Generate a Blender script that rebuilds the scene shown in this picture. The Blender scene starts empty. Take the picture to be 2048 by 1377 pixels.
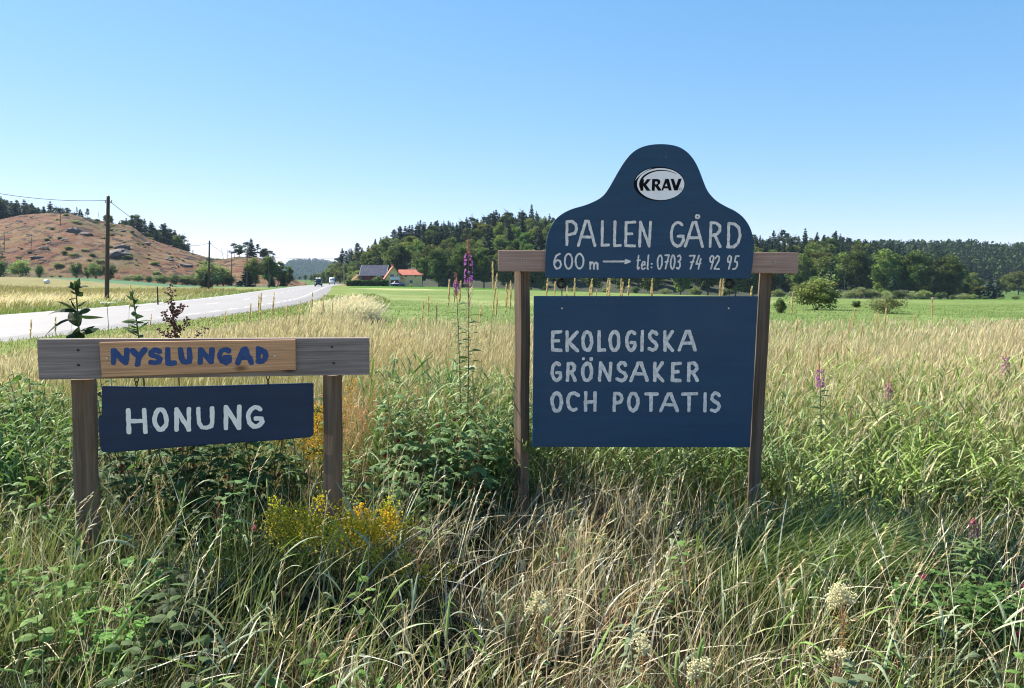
import bpy, bmesh, math, random
import numpy as np
from mathutils import Vector, Matrix

random.seed(7)
RNG = np.random.default_rng(11)
SC = bpy.context.scene
COL = SC.collection
rad = math.radians

# ------------------------------------------------------------------ camera
F = 1550.0                      # focal length in photo pixels (2048 wide)
CAM_H = 1.5
PITCH = math.atan((688.5 - 562.0) / F)
cam_d = bpy.data.cameras.new("camera")
cam_d.sensor_width = 36.0
cam_d.lens = F / 2048.0 * 36.0
cam_d.clip_start = 0.05
cam_d.clip_end = 20000.0
cam = bpy.data.objects.new("camera", cam_d)
COL.objects.link(cam)
cam.location = (0, 0, CAM_H)
cam.rotation_euler = (rad(90) - PITCH, 0, 0)
SC.camera = cam

# ------------------------------------------------------------------ sky and sun
SUN_EL, SUN_AZ = rad(46), rad(-58)     # azimuth from +Y, negative = to the left
world = bpy.data.worlds.new("World")
SC.world = world
world.use_nodes = True
wn = world.node_tree
bg = wn.nodes["Background"]
sky = wn.nodes.new("ShaderNodeTexSky")
sky.sky_type = 'NISHITA'
sky.sun_disc = False
sky.sun_elevation = SUN_EL
sky.sun_rotation = SUN_AZ
sky.altitude = 60
sky.air_density = 0.8
sky.dust_density = 0.0
sky.ozone_density = 1.6
sep = wn.nodes.new("ShaderNodeSeparateColor"); com = wn.nodes.new("ShaderNodeCombineColor")
wn.links.new(sky.outputs[0], sep.inputs[0])
for ch, (g_, k_) in enumerate(((1.02, 0.86), (0.64, 1.68), (0.5, 2.62))):     # the phone's rendering of a clear sky
    pw = wn.nodes.new("ShaderNodeMath"); pw.operation = 'POWER'; pw.inputs[1].default_value = g_
    ml = wn.nodes.new("ShaderNodeMath"); ml.operation = 'MULTIPLY'; ml.inputs[1].default_value = k_
    wn.links.new(sep.outputs[ch], pw.inputs[0]); wn.links.new(pw.outputs[0], ml.inputs[0]); wn.links.new(ml.outputs[0], com.inputs[ch])
wn.links.new(com.outputs[0], bg.inputs[0])
bg.inputs[1].default_value = 0.064
sun_d = bpy.data.lights.new("sun", 'SUN')
sun_d.energy = 5.0
sun_d.angle = rad(0.55)
sun_d.color = (1.0, 0.94, 0.81)
sun = bpy.data.objects.new("sun", sun_d)
COL.objects.link(sun)
sun_dir = Vector((math.sin(SUN_AZ) * math.cos(SUN_EL), math.cos(SUN_AZ) * math.cos(SUN_EL), math.sin(SUN_EL)))
sun.rotation_euler = sun_dir.to_track_quat('Z', 'Y').to_euler()
sun.location = (-30, 30, 60)
SC.view_settings.view_transform = 'Standard'
SC.view_settings.look = 'None'
SC.view_settings.gamma = 1.0
SC.view_settings.exposure = 1.4
SC.render.engine = 'CYCLES'
SC.cycles.use_denoising = True
SC.cycles.denoiser = 'OPENIMAGEDENOISE'
SC.cycles.denoising_prefilter = 'ACCURATE'
SC.cycles.denoising_input_passes = 'RGB_ALBEDO_NORMAL'
SC.cycles.filter_width = 1.1
SC.cycles.max_bounces = 6
SC.cycles.transparent_max_bounces = 4
SC.cycles.volume_bounces = 0
SC.cycles.caustics_reflective = False
SC.cycles.caustics_refractive = False

# ------------------------------------------------------------------ helpers
def ray(px, py):
    """World direction through a photo pixel, scaled to unit advance along +Y."""
    a, b = (px - 1024.0) / F, -(py - 688.5) / F
    c, s = math.cos(PITCH), math.sin(PITCH)
    d = Vector((a, c + b * s, -s + b * c))
    return d / d.y

def at(px, py, Y):
    d = ray(px, py)
    return Vector((d.x * Y, Y, CAM_H + d.z * Y))

def link(o, parent=None):
    COL.objects.link(o)
    if parent is not None:
        o.parent = parent
    return o

def tag(o, label=None, cat=None, group=None, kind=None):
    if label: o['label'] = label
    if cat: o['category'] = cat
    if group: o['group'] = group
    if kind: o['kind'] = kind
    return o

def empty(name, loc, rz=0.0):
    o = bpy.data.objects.new(name, None)
    o.empty_display_size = 0.2
    o.location = loc
    o.rotation_euler = (0, 0, rz)
    return link(o)

def copy_tree(src, loc, rz=0.0, sc=1.0):
    c = src.copy()
    COL.objects.link(c)
    c.location = loc
    c.rotation_euler = (0, 0, rz)
    c.scale = (sc, sc, sc) if not isinstance(sc, tuple) else sc
    for ch in src.children:
        k = ch.copy(); COL.objects.link(k); k.parent = c
        for g in ch.children:
            q = g.copy(); COL.objects.link(q); q.parent = k
    return c

class MB:
    """Collects vertices, tris and quads (numpy) into one mesh."""
    def __init__(self):
        self.v, self.c, self.q, self.t, self.n = [], [], [], [], 0
        self.qm, self.tm = [], []
    def add(self, v, quads=None, tris=None, col=(1, 1, 1), mat=0):
        v = np.asarray(v, float).reshape(-1, 3)
        col = np.asarray(col, float)
        if col.ndim == 1: col = np.broadcast_to(col, (len(v), 3))
        self.v.append(v); self.c.append(col.reshape(-1, 3))
        if quads is not None and len(quads):
            q = np.asarray(quads).reshape(-1, 4) + self.n
            self.q.append(q); self.qm.append(np.full(len(q), mat))
        if tris is not None and len(tris):
            t = np.asarray(tris).reshape(-1, 3) + self.n
            self.t.append(t); self.tm.append(np.full(len(t), mat))
        self.n += len(v)
        return self
    def box(self, x0, x1, y0, y1, z0, z1, **k):
        v = [(x, y, z) for z in (z0, z1) for y in (y0, y1) for x in (x0, x1)]
        return self.add(v, quads=[(0, 2, 3, 1), (4, 5, 7, 6), (0, 1, 5, 4), (2, 6, 7, 3), (0, 4, 6, 2), (1, 3, 7, 5)], **k)
    def poly_prism(self, pts, y0, y1, **k):
        """Convex outline in (x, z) given thickness along y."""
        n = len(pts)
        v = [(p[0], y0, p[1]) for p in pts] + [(p[0], y1, p[1]) for p in pts]
        q = [(i, (i + 1) % n, n + (i + 1) % n, n + i) for i in range(n)]
        t = [(0, i + 1, i) for i in range(1, n - 1)] + [(n, n + i, n + i + 1) for i in range(1, n - 1)]
        return self.add(v, quads=q, tris=t, **k)
    def tubes(self, P, R, sides=5, col=(1, 1, 1), mat=0, cap=True):
        """P (N,K,3) paths, R (N,K) radii."""
        P = np.asarray(P, float); R = np.asarray(R, float)
        if P.ndim == 2: P, R = P[None], R[None]
        N, K, _ = P.shape
        T = np.gradient(P, axis=1)
        T /= np.linalg.norm(T, axis=2, keepdims=True) + 1e-9
        ref = np.where(np.abs(T[:, :1, 2:3]) > 0.8, np.array([1.0, 0.1, 0]), np.array([0, 0.1, 1.0]))
        A = np.cross(T, np.broadcast_to(ref, T.shape)); A /= np.linalg.norm(A, axis=2, keepdims=True) + 1e-9
        B = np.cross(T, A)
        ang = np.arange(sides) * 2 * np.pi / sides
        V = P[:, :, None] + R[:, :, None, None] * (A[:, :, None] * np.cos(ang)[:, None] + B[:, :, None] * np.sin(ang)[:, None])
        idx = np.arange(N * K * sides).reshape(N, K, sides)
        a = idx[:, :-1]; b = idx[:, 1:]
        q = np.stack([a, np.roll(a, -1, 2), np.roll(b, -1, 2), b], -1).reshape(-1, 4)
        col = np.asarray(col, float)
        if col.ndim == 2: col = np.repeat(col, K * sides, 0)
        t = []
        if cap:
            for e, s in ((0, 1), (K - 1, -1)):
                for i in range(1, sides - 1):
                    t.append(np.stack([idx[:, e, 0], idx[:, e, i], idx[:, e, i + 1]][::s], -1))
            t = np.concatenate(t)
        return self.add(V.reshape(-1, 3), quads=q, tris=t if cap else None, col=col, mat=mat)
    def ribbon(self, base, d, L, W, bend, side, K=4, prof=None, fold=0.0, col=(1, 1, 1), tip=None, mat=0):
        """Strips along base + L*(d t + bend t^2); width W*prof(t) along side."""
        base = np.asarray(base, float); N = len(base)
        d = np.broadcast_to(d, (N, 3)); bend = np.broadcast_to(bend, (N, 3)); side = np.broadcast_to(side, (N, 3))
        L = np.broadcast_to(L, N); W = np.broadcast_to(W, N)
        t = np.linspace(0, 1, K + 1)
        prof = np.interp(t, np.linspace(0, 1, len(prof)), prof) if prof is not None else np.clip(1.02 - t ** 2, 0.03, 1)
        P = base[:, None] + L[:, None, None] * (d[:, None] * t[None, :, None] + bend[:, None] * (t ** 2)[None, :, None])
        S = side[:, None] * (0.5 * W[:, None] * prof[None])[:, :, None]
        if fold:
            nrm = np.cross(d, side); nrm = nrm / (np.linalg.norm(nrm, axis=1, keepdims=True) + 1e-9)
            U = nrm[:, None] * (fold * 0.5 * W[:, None] * prof[None])[:, :, None]
            V = np.stack([P - S + U, P, P + S + U], 2); m = 3
        else:
            V = np.stack([P - S, P + S], 2); m = 2
        idx = np.arange(N * (K + 1) * m).reshape(N, K + 1, m)
        q = np.concatenate([np.stack([idx[:, :-1, j], idx[:, :-1, j + 1], idx[:, 1:, j + 1], idx[:, 1:, j]], -1).reshape(-1, 4) for j in range(m - 1)])
        col = np.broadcast_to(np.asarray(col, float), (N, 3))
        if tip is not None:
            tip = np.broadcast_to(np.asarray(tip, float), (N, 3))
            C = col[:, None] * (1 - t)[None, :, None] + tip[:, None] * t[None, :, None]
        else:
            C = np.broadcast_to(col[:, None], (N, K + 1, 3))
        C = np.repeat(C[:, :, None], m, 2)
        return self.add(V.reshape(-1, 3), quads=q, col=C.reshape(-1, 3), mat=mat)
    def blobs(self, C, R, col=(1, 1, 1), mat=0, stretch=(1, 1, 1)):
        C = np.asarray(C, float).reshape(-1, 3); N = len(C); R = np.broadcast_to(R, N)
        V = C[:, None] + R[:, None, None] * (ICO_V * np.asarray(stretch))[None]
        t = (ICO_T[None] + (np.arange(N) * len(ICO_V))[:, None, None]).reshape(-1, 3)
        col = np.asarray(col, float)
        if col.ndim == 2: col = np.repeat(col, len(ICO_V), 0)
        return self.add(V.reshape(-1, 3), tris=t, col=col, mat=mat)
    def build(self, name, mats, parent=None, off=(0, 0, 0), smooth=False, bevel=0, quiet=True):
        me = bpy.data.meshes.new(name)
        v = np.concatenate(self.v) - np.asarray(off, float)
        q = np.concatenate(self.q) if self.q else np.zeros((0, 4), int)
        t = np.concatenate(self.t) if self.t else np.zeros((0, 3), int)
        me.vertices.add(len(v)); me.vertices.foreach_set("co", v.astype(np.float32).ravel())
        loops = np.concatenate([q.ravel(), t.ravel()]).astype(np.int32)
        me.loops.add(len(loops)); me.loops.foreach_set("vertex_index", loops)
        ls = np.concatenate([np.arange(len(q)) * 4, len(q) * 4 + np.arange(len(t)) * 3]).astype(np.int32)
        me.polygons.add(len(ls)); me.polygons.foreach_set("loop_start", ls)
        mi = np.concatenate((self.qm if self.qm else []) + (self.tm if self.tm else [])).astype(np.int32)
        if mi.any(): me.polygons.foreach_set("material_index", mi)
        me.polygons.foreach_set("use_smooth", np.full(len(ls), bool(smooth)))
        a = me.attributes.new("Col", 'FLOAT_COLOR', 'POINT')
        c = np.ones((len(v), 4), np.float32); c[:, :3] = np.concatenate(self.c)
        a.data.foreach_set("color", c.ravel())
        for m in (mats if isinstance(mats, (list, tuple)) else [mats]):
            me.materials.append(m)
        me.update(calc_edges=True)
        o = bpy.data.objects.new(name, me)
        link(o, parent)
        if bevel:
            b = o.modifiers.new("bevel", 'BEVEL'); b.width = bevel; b.segments = 2; b.limit_method = 'ANGLE'
        return o

def _ico():
    bm = bmesh.new(); bmesh.ops.create_icosphere(bm, subdivisions=1, radius=1.0)
    v = np.array([x.co[:] for x in bm.verts]); t = np.array([[w.index for w in f.verts] for f in bm.faces]); bm.free()
    return v, t
ICO_V, ICO_T = _ico()

def unit(v):
    v = np.asarray(v, float)
    return v / (np.linalg.norm(v, axis=-1, keepdims=True) + 1e-9)

def vnoise(x, y, seed=0):
    """2-D value noise, 0..1."""
    x = np.asarray(x, float); y = np.asarray(y, float)
    xi, yi = np.floor(x).astype(np.int64), np.floor(y).astype(np.int64)
    fx, fy = x - xi, y - yi
    fx, fy = fx * fx * (3 - 2 * fx), fy * fy * (3 - 2 * fy)
    def h(a, b):
        n = (a * 374761393 + b * 668265263 + seed * 974711) & 0x7fffffff
        n = ((n ^ (n >> 13)) * 1274126177) & 0x7fffffff
        return ((n ^ (n >> 16)) & 0xffff) / 65535.0
    return (h(xi, yi) * (1 - fx) + h(xi + 1, yi) * fx) * (1 - fy) + (h(xi, yi + 1) * (1 - fx) + h(xi + 1, yi + 1) * fx) * fy

def fbm(x, y, seed=0, oct=4):
    s, a = 0, 0.5
    for k in range(oct):
        s = s + a * vnoise(x * 2 ** k, y * 2 ** k, seed + k); a *= 0.5
    return s / (1 - 0.5 ** oct)

def sstep(a, b, x):
    t = np.clip((np.asarray(x, float) - a) / (b - a), 0, 1)
    return t * t * (3 - 2 * t)

# ------------------------------------------------------------------ materials
def new_mat(name):
    m = bpy.data.materials.new(name); m.use_nodes = True
    nt = m.node_tree
    b = nt.nodes["Principled BSDF"]
    return m, nt, b

def N(nt, typ, **k):
    n = nt.nodes.new(typ)
    for a, v in k.items(): setattr(n, a, v)
    return n

def ramp(nt, fac, stops):
    r = N(nt, "ShaderNodeValToRGB")
    el = r.color_ramp.elements
    while len(el) < len(stops): el.new(0.5)
    for e, (p, c) in zip(el, stops):
        e.position = p; e.color = (*c, 1)
    nt.links.new(fac, r.inputs[0])
    return r.outputs[0]

def noise(nt, scale, detail=4, rough=0.6, vec=None, dist=0.0):
    n = N(nt, "ShaderNodeTexNoise")
    n.inputs["Scale"].default_value = scale; n.inputs["Detail"].default_value = detail
    n.inputs["Roughness"].default_value = rough; n.inputs["Distortion"].default_value = dist
    if vec is not None: nt.links.new(vec, n.inputs["Vector"])
    return n.outputs["Fac"]

def obj_coords(nt, scale=(1, 1, 1)):
    tc = N(nt, "ShaderNodeTexCoord"); mp = N(nt, "ShaderNodeMapping")
    mp.inputs["Scale"].default_value = scale
    nt.links.new(tc.outputs["Object"], mp.inputs["Vector"])
    return mp.outputs[0]

def bump(nt, b, h, strength, dist=0.01):
    n = N(nt, "ShaderNodeBump"); n.inputs["Strength"].default_value = strength; n.inputs["Distance"].default_value = dist
    nt.links.new(h, n.inputs["Height"]); nt.links.new(n.outputs[0], b.inputs["Normal"])

def mixc(nt, fac, a, b, mode='MIX'):
    m = N(nt, "ShaderNodeMix", data_type='RGBA', blend_type=mode)
    for s, v in ((0, fac), (6, a), (7, b)):
        if isinstance(v, (int, float)): m.inputs[s].default_value = v
        elif isinstance(v, tuple): m.inputs[s].default_value = (*v, 1)
        else: nt.links.new(v, m.inputs[s])
    return m.outputs[2]

def simple(name, col, rough=0.6, var=0.25, scale=8.0, metal=0.0, spec=0.4):
    m, nt, b = new_mat(name)
    f = noise(nt, scale, 4, 0.6, obj_coords(nt))
    d = tuple(c * (1 - var) for c in col); l = tuple(min(1, c * (1 + var)) for c in col)
    nt.links.new(ramp(nt, f, [(0.3, d), (0.7, l)]), b.inputs["Base Color"])
    b.inputs["Roughness"].default_value = rough; b.inputs["Metallic"].default_value = metal
    b.inputs["Specular IOR Level"].default_value = spec
    return m

def wood(name, dark, light, axis='X', knots=False, rough=0.75, grain=1.0, streak=None):
    """Weathered wood: grain stretched along an object axis."""
    m, nt, b = new_mat(name)
    s = {'X': (1.2, 34 * grain, 34 * grain), 'Z': (34 * grain, 34 * grain, 0.9)}[axis]
    g1 = noise(nt, 1.0, 6, 0.65, obj_coords(nt, s), 0.4)
    s2 = {'X': (3, 160, 160), 'Z': (160, 160, 3)}[axis]
    g2 = noise(nt, 1.0, 3, 0.6, obj_coords(nt, s2))
    blot = noise(nt, 3.0, 3, 0.5, obj_coords(nt))
    c = ramp(nt, g1, [(0.28, dark), (0.52, tuple((a + q) / 2 for a, q in zip(dark, light))), (0.75, light)])
    c = mixc(nt, 0.6, c, ramp(nt, g2, [(0.35, (0.45, 0.42, 0.4)), (0.6, (1, 1, 1))]), 'MULTIPLY')
    c = mixc(nt, 0.5, c, ramp(nt, blot, [(0.3, (0.62, 0.6, 0.6)), (0.7, (1.0, 1.0, 1.0))]), 'MULTIPLY')
    if knots:
        v = N(nt, "ShaderNodeTexVoronoi"); v.inputs["Scale"].default_value = 1.0
        nt.links.new(obj_coords(nt, {'X': (3.4, 9, 7.5), 'Z': (7, 7, 3)}[axis]), v.inputs["Vector"])
        c = mixc(nt, ramp(nt, v.outputs["Distance"], [(0.04, (0.95,) * 3), (0.13, (0, 0, 0))]), c, tuple(x * 0.28 for x in dark))
    nt.links.new(c, b.inputs["Base Color"])
    b.inputs["Roughness"].default_value = rough; b.inputs["Specular IOR Level"].default_value = 0.25
    bump(nt, b, g2, 0.5, 0.004)
    return m

def board_paint(name, col, rough=0.55):
    """Brushed paint over a wooden board: slight streaks, dust, small flakes."""
    m, nt, b = new_mat(name)
    st = noise(nt, 1.0, 5, 0.6, obj_coords(nt, (2.2, 26, 26)), 0.6)
    bl = noise(nt, 2.2, 5, 0.6, obj_coords(nt))
    c = ramp(nt, st, [(0.28, tuple(x * 0.84 for x in col)), (0.72, tuple(x * 1.14 for x in col))])
    c = mixc(nt, ramp(nt, bl, [(0.45, (0, 0, 0)), (0.75, (0.55,) * 3)]), c, tuple(x * 0.85 + 0.022 for x in col))
    fl = noise(nt, 11.0, 6, 0.7, obj_coords(nt, (1, 1, 2.6)))
    c = mixc(nt, ramp(nt, fl, [(0.70, (0, 0, 0)), (0.72, (0.7,) * 3)]), c, (0.30, 0.33, 0.40))
    nt.links.new(c, b.inputs["Base Color"])
    b.inputs["Roughness"].default_value = rough; b.inputs["Specular IOR Level"].default_value = 0.3
    bump(nt, b, st, 0.08, 0.002)
    return m

def foliage(name, transl=0.35, var=0.22, rough=0.5, spec=0.25, tint=(1, 1, 1)):
    """Leaf colour from the Col attribute with a small change per object."""
    m, nt, b = new_mat(name)
    at_ = N(nt, "ShaderNodeAttribute", attribute_name="Col")
    oi = N(nt, "ShaderNodeObjectInfo")
    hs = N(nt, "ShaderNodeHueSaturation")
    for sock, lo, hi in (("Hue", 0.5 - var * 0.035, 0.5 + var * 0.06), ("Value", 1 - var, 1 + var)):
        mr = N(nt, "ShaderNodeMapRange"); mr.inputs[3].default_value = lo; mr.inputs[4].default_value = hi
        nt.links.new(oi.outputs["Random"], mr.inputs[0]); nt.links.new(mr.outputs[0], hs.inputs[sock])
    nt.links.new(at_.outputs["Color"], hs.inputs["Color"])
    c = mixc(nt, 1.0, hs.outputs[0], tint, 'MULTIPLY')
    nt.links.new(c, b.inputs["Base Color"])
    b.inputs["Roughness"].default_value = rough; b.inputs["Specular IOR Level"].default_value = spec
    tr = N(nt, "ShaderNodeBsdfTranslucent")
    nt.links.new(mixc(nt, 1.0, c, (1.1, 1.15, 0.85), 'MULTIPLY'), tr.inputs[0])
    mx = N(nt, "ShaderNodeMixShader"); mx.inputs[0].default_value = transl
    nt.links.new(b.outputs[0], mx.inputs[1]); nt.links.new(tr.outputs[0], mx.inputs[2])
    nt.links.new(mx.outputs[0], nt.nodes["Material Output"].inputs[0])
    return m

M = {}
M['grass'] = foliage("grass_blade", 0.20, 0.0, 0.55, 0.25)
M['leaf'] = foliage("leaf", 0.30, 0.1, 0.65, 0.12)
M['crown'] = foliage("tree_crown", 0.34, 0.30, 0.6, 0.15)
M['needle'] = foliage("conifer_crown", 0.12, 0.3, 0.6, 0.12)
M['petal'] = foliage("petal", 0.4, 0.0, 0.6, 0.2)
M['stem'] = foliage("stem", 0.0, 0.1, 0.6, 0.2)
M['bark'] = simple("bark", (0.11, 0.08, 0.06), 0.9, 0.4, 3)
M['pale_bark'] = simple("pale_bark", (0.32, 0.29, 0.26), 0.9, 0.4, 3)
M['beam_grey'] = wood("weathered_grey_wood", (0.20, 0.165, 0.155), (0.43, 0.36, 0.345), 'X', True)
M['beam_brown'] = wood("brown_stained_wood", (0.42, 0.27, 0.215), (0.56, 0.375, 0.31), 'X', False)
M['post'] = wood("old_post_wood", (0.10, 0.068, 0.047), (0.28, 0.20, 0.145), 'Z')
M['pale_wood'] = wood("new_pale_wood", (0.62, 0.33, 0.17), (0.78, 0.46, 0.26), 'X', True, grain=0.6)
M['pole'] = wood("tarred_pole_wood", (0.04, 0.03, 0.025), (0.12, 0.085, 0.065), 'Z')
M['blue'] = board_paint("blue_board_paint", (0.017, 0.060, 0.122))
M['blue_dark'] = board_paint("dark_blue_board_paint", (0.011, 0.029, 0.074))
M['white_paint'] = simple("white_letter_paint", (0.74, 0.69, 0.67), 0.6, 0.24, 42)
M['honey_paint'] = simple("cream_letter_paint", (0.90, 0.86, 0.82), 0.6, 0.06, 30)
M['blue_letter'] = simple("blue_letter_paint", (0.010, 0.055, 0.20), 0.5, 0.2, 20)
M['black'] = simple("black_rubber", (0.012, 0.012, 0.014), 0.5, 0.2, 20)
M['sticker_white'] = simple("white_sticker", (0.93, 0.90, 0.91), 0.95, 0.03, 14, 0, 0.03)
M['sticker_black'] = simple("black_sticker", (0.012, 0.011, 0.014), 0.9, 0.05, 14, 0, 0.05)
M['steel'] = simple("screw_steel", (0.45, 0.44, 0.42), 0.4, 0.2, 50, 0.8)
M['iron'] = simple("rusty_iron", (0.06, 0.045, 0.04), 0.6, 0.3, 60, 0.6)
# ------------------------------------------------------------------ terrain
ROAD_C = [(-21, -60), (-18.6, -20), (-17.2, 0), (-17.0, 18), (-17.3, 33), (-18.0, 45), (-20.4, 60), (-24.7, 80), (-30.5, 105),
          (-37.5, 137), (-51.5, 200), (-71, 300), (-90, 420), (-104, 560), (-112, 720)]
_ry = np.array([p[1] for p in ROAD_C], float); _rx = np.array([p[0] for p in ROAD_C], float)

def road_x(y):
    return np.interp(y, _ry, _rx)

def base_z(x, y):
    x = np.asarray(x, float); y = np.asarray(y, float)
    r = np.hypot(x, y)
    right = -4.0 * np.clip((y - 16) / 215, 0, 1.15) * sstep(-60, 118, x)
    left = 2.35 * sstep(28, 70, road_x(y) - x) * sstep(55, 190, y)
    d = np.abs(x - road_x(y))
    off = sstep(6.0, 9, d) * sstep(3, 9, r)
    bumps = (fbm(x / 3.1, y / 3.1, 3, 3) - 0.5) * 0.16 * off
    ditch = -0.10 * np.exp(-((d - 8.2) / 1.6) ** 2) * sstep(12, 30, y)
    near = (.04 + .20 * sstep(.1, -.9, x)) * sstep(7.5, 3.6, y) * sstep(.4, 1.8, y) * sstep(-7, -4.5, x) * sstep(7, 4.5, x)
    return right + left + bumps + ditch + near

def prof(pts):
    p = np.array(pts, float)
    return lambda px: np.interp(px, p[:, 0], p[:, 1])

# skyline of the bare hill (photo column -> row), the wooded hill's tree tops, far hills
LH_SKY = prof([(-500, 560), (-330, 500), (-150, 460), (0, 447), (50, 437), (100, 432), (150, 433), (200, 446), (230, 453), (270, 458), (300, 480),
               (350, 497), (400, 512), (430, 521), (455, 519), (480, 514), (520, 516), (550, 530), (580, 552), (600, 566)])
LH_Y0, LH_Y1 = 222.0, 330.0

def left_hill_z(x, y):
    x = np.asarray(x, float); y = np.asarray(y, float)
    px = 1024 + F * x / np.maximum(y, 1)
    zc = CAM_H + (562 - LH_SKY(px)) * LH_Y1 / F
    b = base_z(x, y) - 0.5
    t = np.clip((y - LH_Y0) / (LH_Y1 - LH_Y0), 0, 1)
    f = np.where(y < LH_Y1, np.sin(t * np.pi / 2) ** 0.95, 1 - 0.8 * sstep(LH_Y1 + 15, LH_Y1 + 170, y))
    rough = ((fbm(x / 16, y / 16, 21, 4) - 0.5) * 4.2 + (np.abs(fbm(x / 7, y / 7, 31, 3) - 0.5)) * -2.6 + 0.4) * t * (1 - t * 0.75)
    return b + (zc - b) * f + rough

RH_SKY = prof([(560, 585), (620, 572), (640, 558), (665, 522), (700, 494), (750, 480), (800, 457), (850, 441), (900, 441), (960, 428), (1000, 421),
               (1050, 419), (1080, 424), (1150, 436), (1250, 448), (1400, 460), (1510, 466), (1640, 464), (1700, 470), (1750, 482), (1800, 494), (1850, 502),
               (1900, 512), (1945, 530), (1975, 580), (2050, 610)])
RH_FOOT = prof([(560, 520), (640, 430), (680, 360), (720, 300), (770, 276), (830, 262), (1100, 252), (1500, 245), (1940, 246), (2100, 250)])

def right_hill_z(x, y):
    x = np.asarray(x, float); y = np.asarray(y, float)
    px = 1024 + F * x / np.maximum(y, 1)
    y0 = RH_FOOT(px); y1 = y0 + 125
    zc = CAM_H + (562 - RH_SKY(px)) * y1 / F - 12.5
    b = base_z(x, y) - 0.4
    zc = np.maximum(zc, b + 0.2)
    t = np.clip((y - y0) / (y1 - y0), 0, 1)
    f = np.where(y < y1, np.sin(t * np.pi / 2), 1 - 0.7 * sstep(y1 + 10, y1 + 180, y))
    return b + (zc - b) * f

def grid_mesh(name, mat, X, Y, Z, colf=None, kind='structure', label=None, flip=False):
    h, w = X.shape
    mb = MB()
    i = np.arange(h * w).reshape(h, w)
    q = np.stack([i[:-1, :-1], i[:-1, 1:], i[1:, 1:], i[1:, :-1]], -1).reshape(-1, 4)
    if flip: q = q[:, ::-1]
    col = colf(X.ravel(), Y.ravel(), Z.ravel()) if colf else (1, 1, 1)
    mb.add(np.stack([X.ravel(), Y.ravel(), Z.ravel()], 1), quads=q, col=col)
    o = mb.build(name, mat, smooth=True)
    return tag(o, label, None, None, kind)

def ground_colors(x, y, z):
    n = len(x)
    c = np.empty((n, 3))
    soil = np.array((0.020, 0.017, 0.010)); tan = np.array((0.215, 0.178, 0.095)); straw = np.array((0.50, 0.43, 0.28))
    green = np.array((0.085, 0.155, 0.028)); crop = np.array((0.125, 0.18, 0.052)); blue = np.array((0.075, 0.155, 0.085))
    f1 = fbm(x / 5, y / 9, 5); f2 = fbm(x / 22, y / 40, 9); f3 = fbm(x / 1.3, y / 2.2, 12)
    d = x - road_x(y)
    def mix(a, b, t): return a * (1 - t)[:, None] + b * t[:, None]
    # meadow near the camera: dark litter under the grass
    c[:] = soil
    c = mix(c, np.tile(np.array((0.40, 0.34, 0.21)), (n, 1)), np.maximum(sstep(1.3, .6, y), sstep(.85, 1.0, np.abs(x) / (np.abs(y) + .6)) * (d > 8)) if False else sstep(1.3, .6, y))  # unseen ground behind the camera made pale to bounce light onto the signs
    # right of the road: crop field beyond the meadow
    edge = 17 + 5 * (f1 - 0.5) + 0.30 * np.maximum(0, -x)
    rf = sstep(-1, 1, (y - edge) / 1.2) * sstep(6, 9, d)
    cropc = mix(np.tile(crop, (n, 1)), np.tile(np.array((0.17, 0.225, 0.08)), (n, 1)), sstep(0.45, 0.7, f1) * 0.7)
    pale = sstep(0.56, 0.68, f2) * 0.35 + sstep(150, 165, y) * sstep(185, 168, y) * sstep(0.35, 0.6, f1) * sstep(0, -20, x) * 0.9
    cropc = mix(cropc, np.tile(np.array((0.36, 0.36, 0.17)), (n, 1)), np.clip(pale, 0, 1))
    cropc = mix(cropc, np.tile(np.array((0.06, 0.15, 0.015)), (n, 1)), sstep(176, 186, y) * 0.85)
    c = mix(c, cropc, rf)
    verge = sstep(3.6, 4.6, d) * sstep(10.5, 8.5, d) * sstep(8, 16, y)
    c = mix(c, mix(np.tile(green, (n, 1)), np.tile(np.array((0.24, 0.25, 0.09)), (n, 1)), f1), verge)
    # left of the road: dry meadow with a green strip by the road and straw bands
    lf = sstep(-3.4, -4.4, d)
    lc = mix(np.tile(tan, (n, 1)), np.tile(np.array((0.20, 0.185, 0.075)), (n, 1)), sstep(0.3, 0.7, f1))
    lc = mix(lc, np.tile(straw, (n, 1)), sstep(0.45, 0.62, f2) * sstep(95, 45, y))
    lc = mix(lc, np.tile(green, (n, 1)), sstep(-12, -6, d) * sstep(0.3, 0.55, f1 + 0.2))
    lc = mix(lc, np.tile(np.array((0.16, 0.22, 0.05)), (n, 1)), sstep(0.6, 0.7, fbm(x / 13, y / 22, 41)))
    bl = sstep(168, 176, y + 0.10 * x) * sstep(240, 230, y) * sstep(-52, -62, x)
    lc = mix(lc, np.tile(blue, (n, 1)), bl)
    c = mix(c, lc, lf)
    far = sstep(255, 300, np.hypot(x, y))
    c = mix(c, np.tile(np.array((0.07, 0.12, 0.03)), (n, 1)), far)
    c *= (0.8 + 0.4 * f3)[:, None]
    return c

m, nt, b = new_mat("meadow_ground")
a_ = N(nt, "ShaderNodeAttribute", attribute_name="Col")
g1 = noise(nt, 1.6, 8, 0.75, obj_coords(nt))
g2 = noise(nt, 9.0, 6, 0.7, obj_coords(nt))
cc = mixc(nt, 0.75, a_.outputs[0], ramp(nt, g1, [(0.32, (0.5, 0.52, 0.5)), (0.68, (1.35, 1.3, 1.25))]), 'MULTIPLY')
cc = mixc(nt, 0.6, cc, ramp(nt, g2, [(0.35, (0.6, 0.62, 0.55)), (0.68, (1.3, 1.28, 1.2))]), 'MULTIPLY')
nt.links.new(cc, b.inputs["Base Color"]); b.inputs["Roughness"].default_value = 0.95; b.inputs["Specular IOR Level"].default_value = 0.1
bump(nt, b, g2, 0.6, 0.12)
M['ground'] = m

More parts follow.
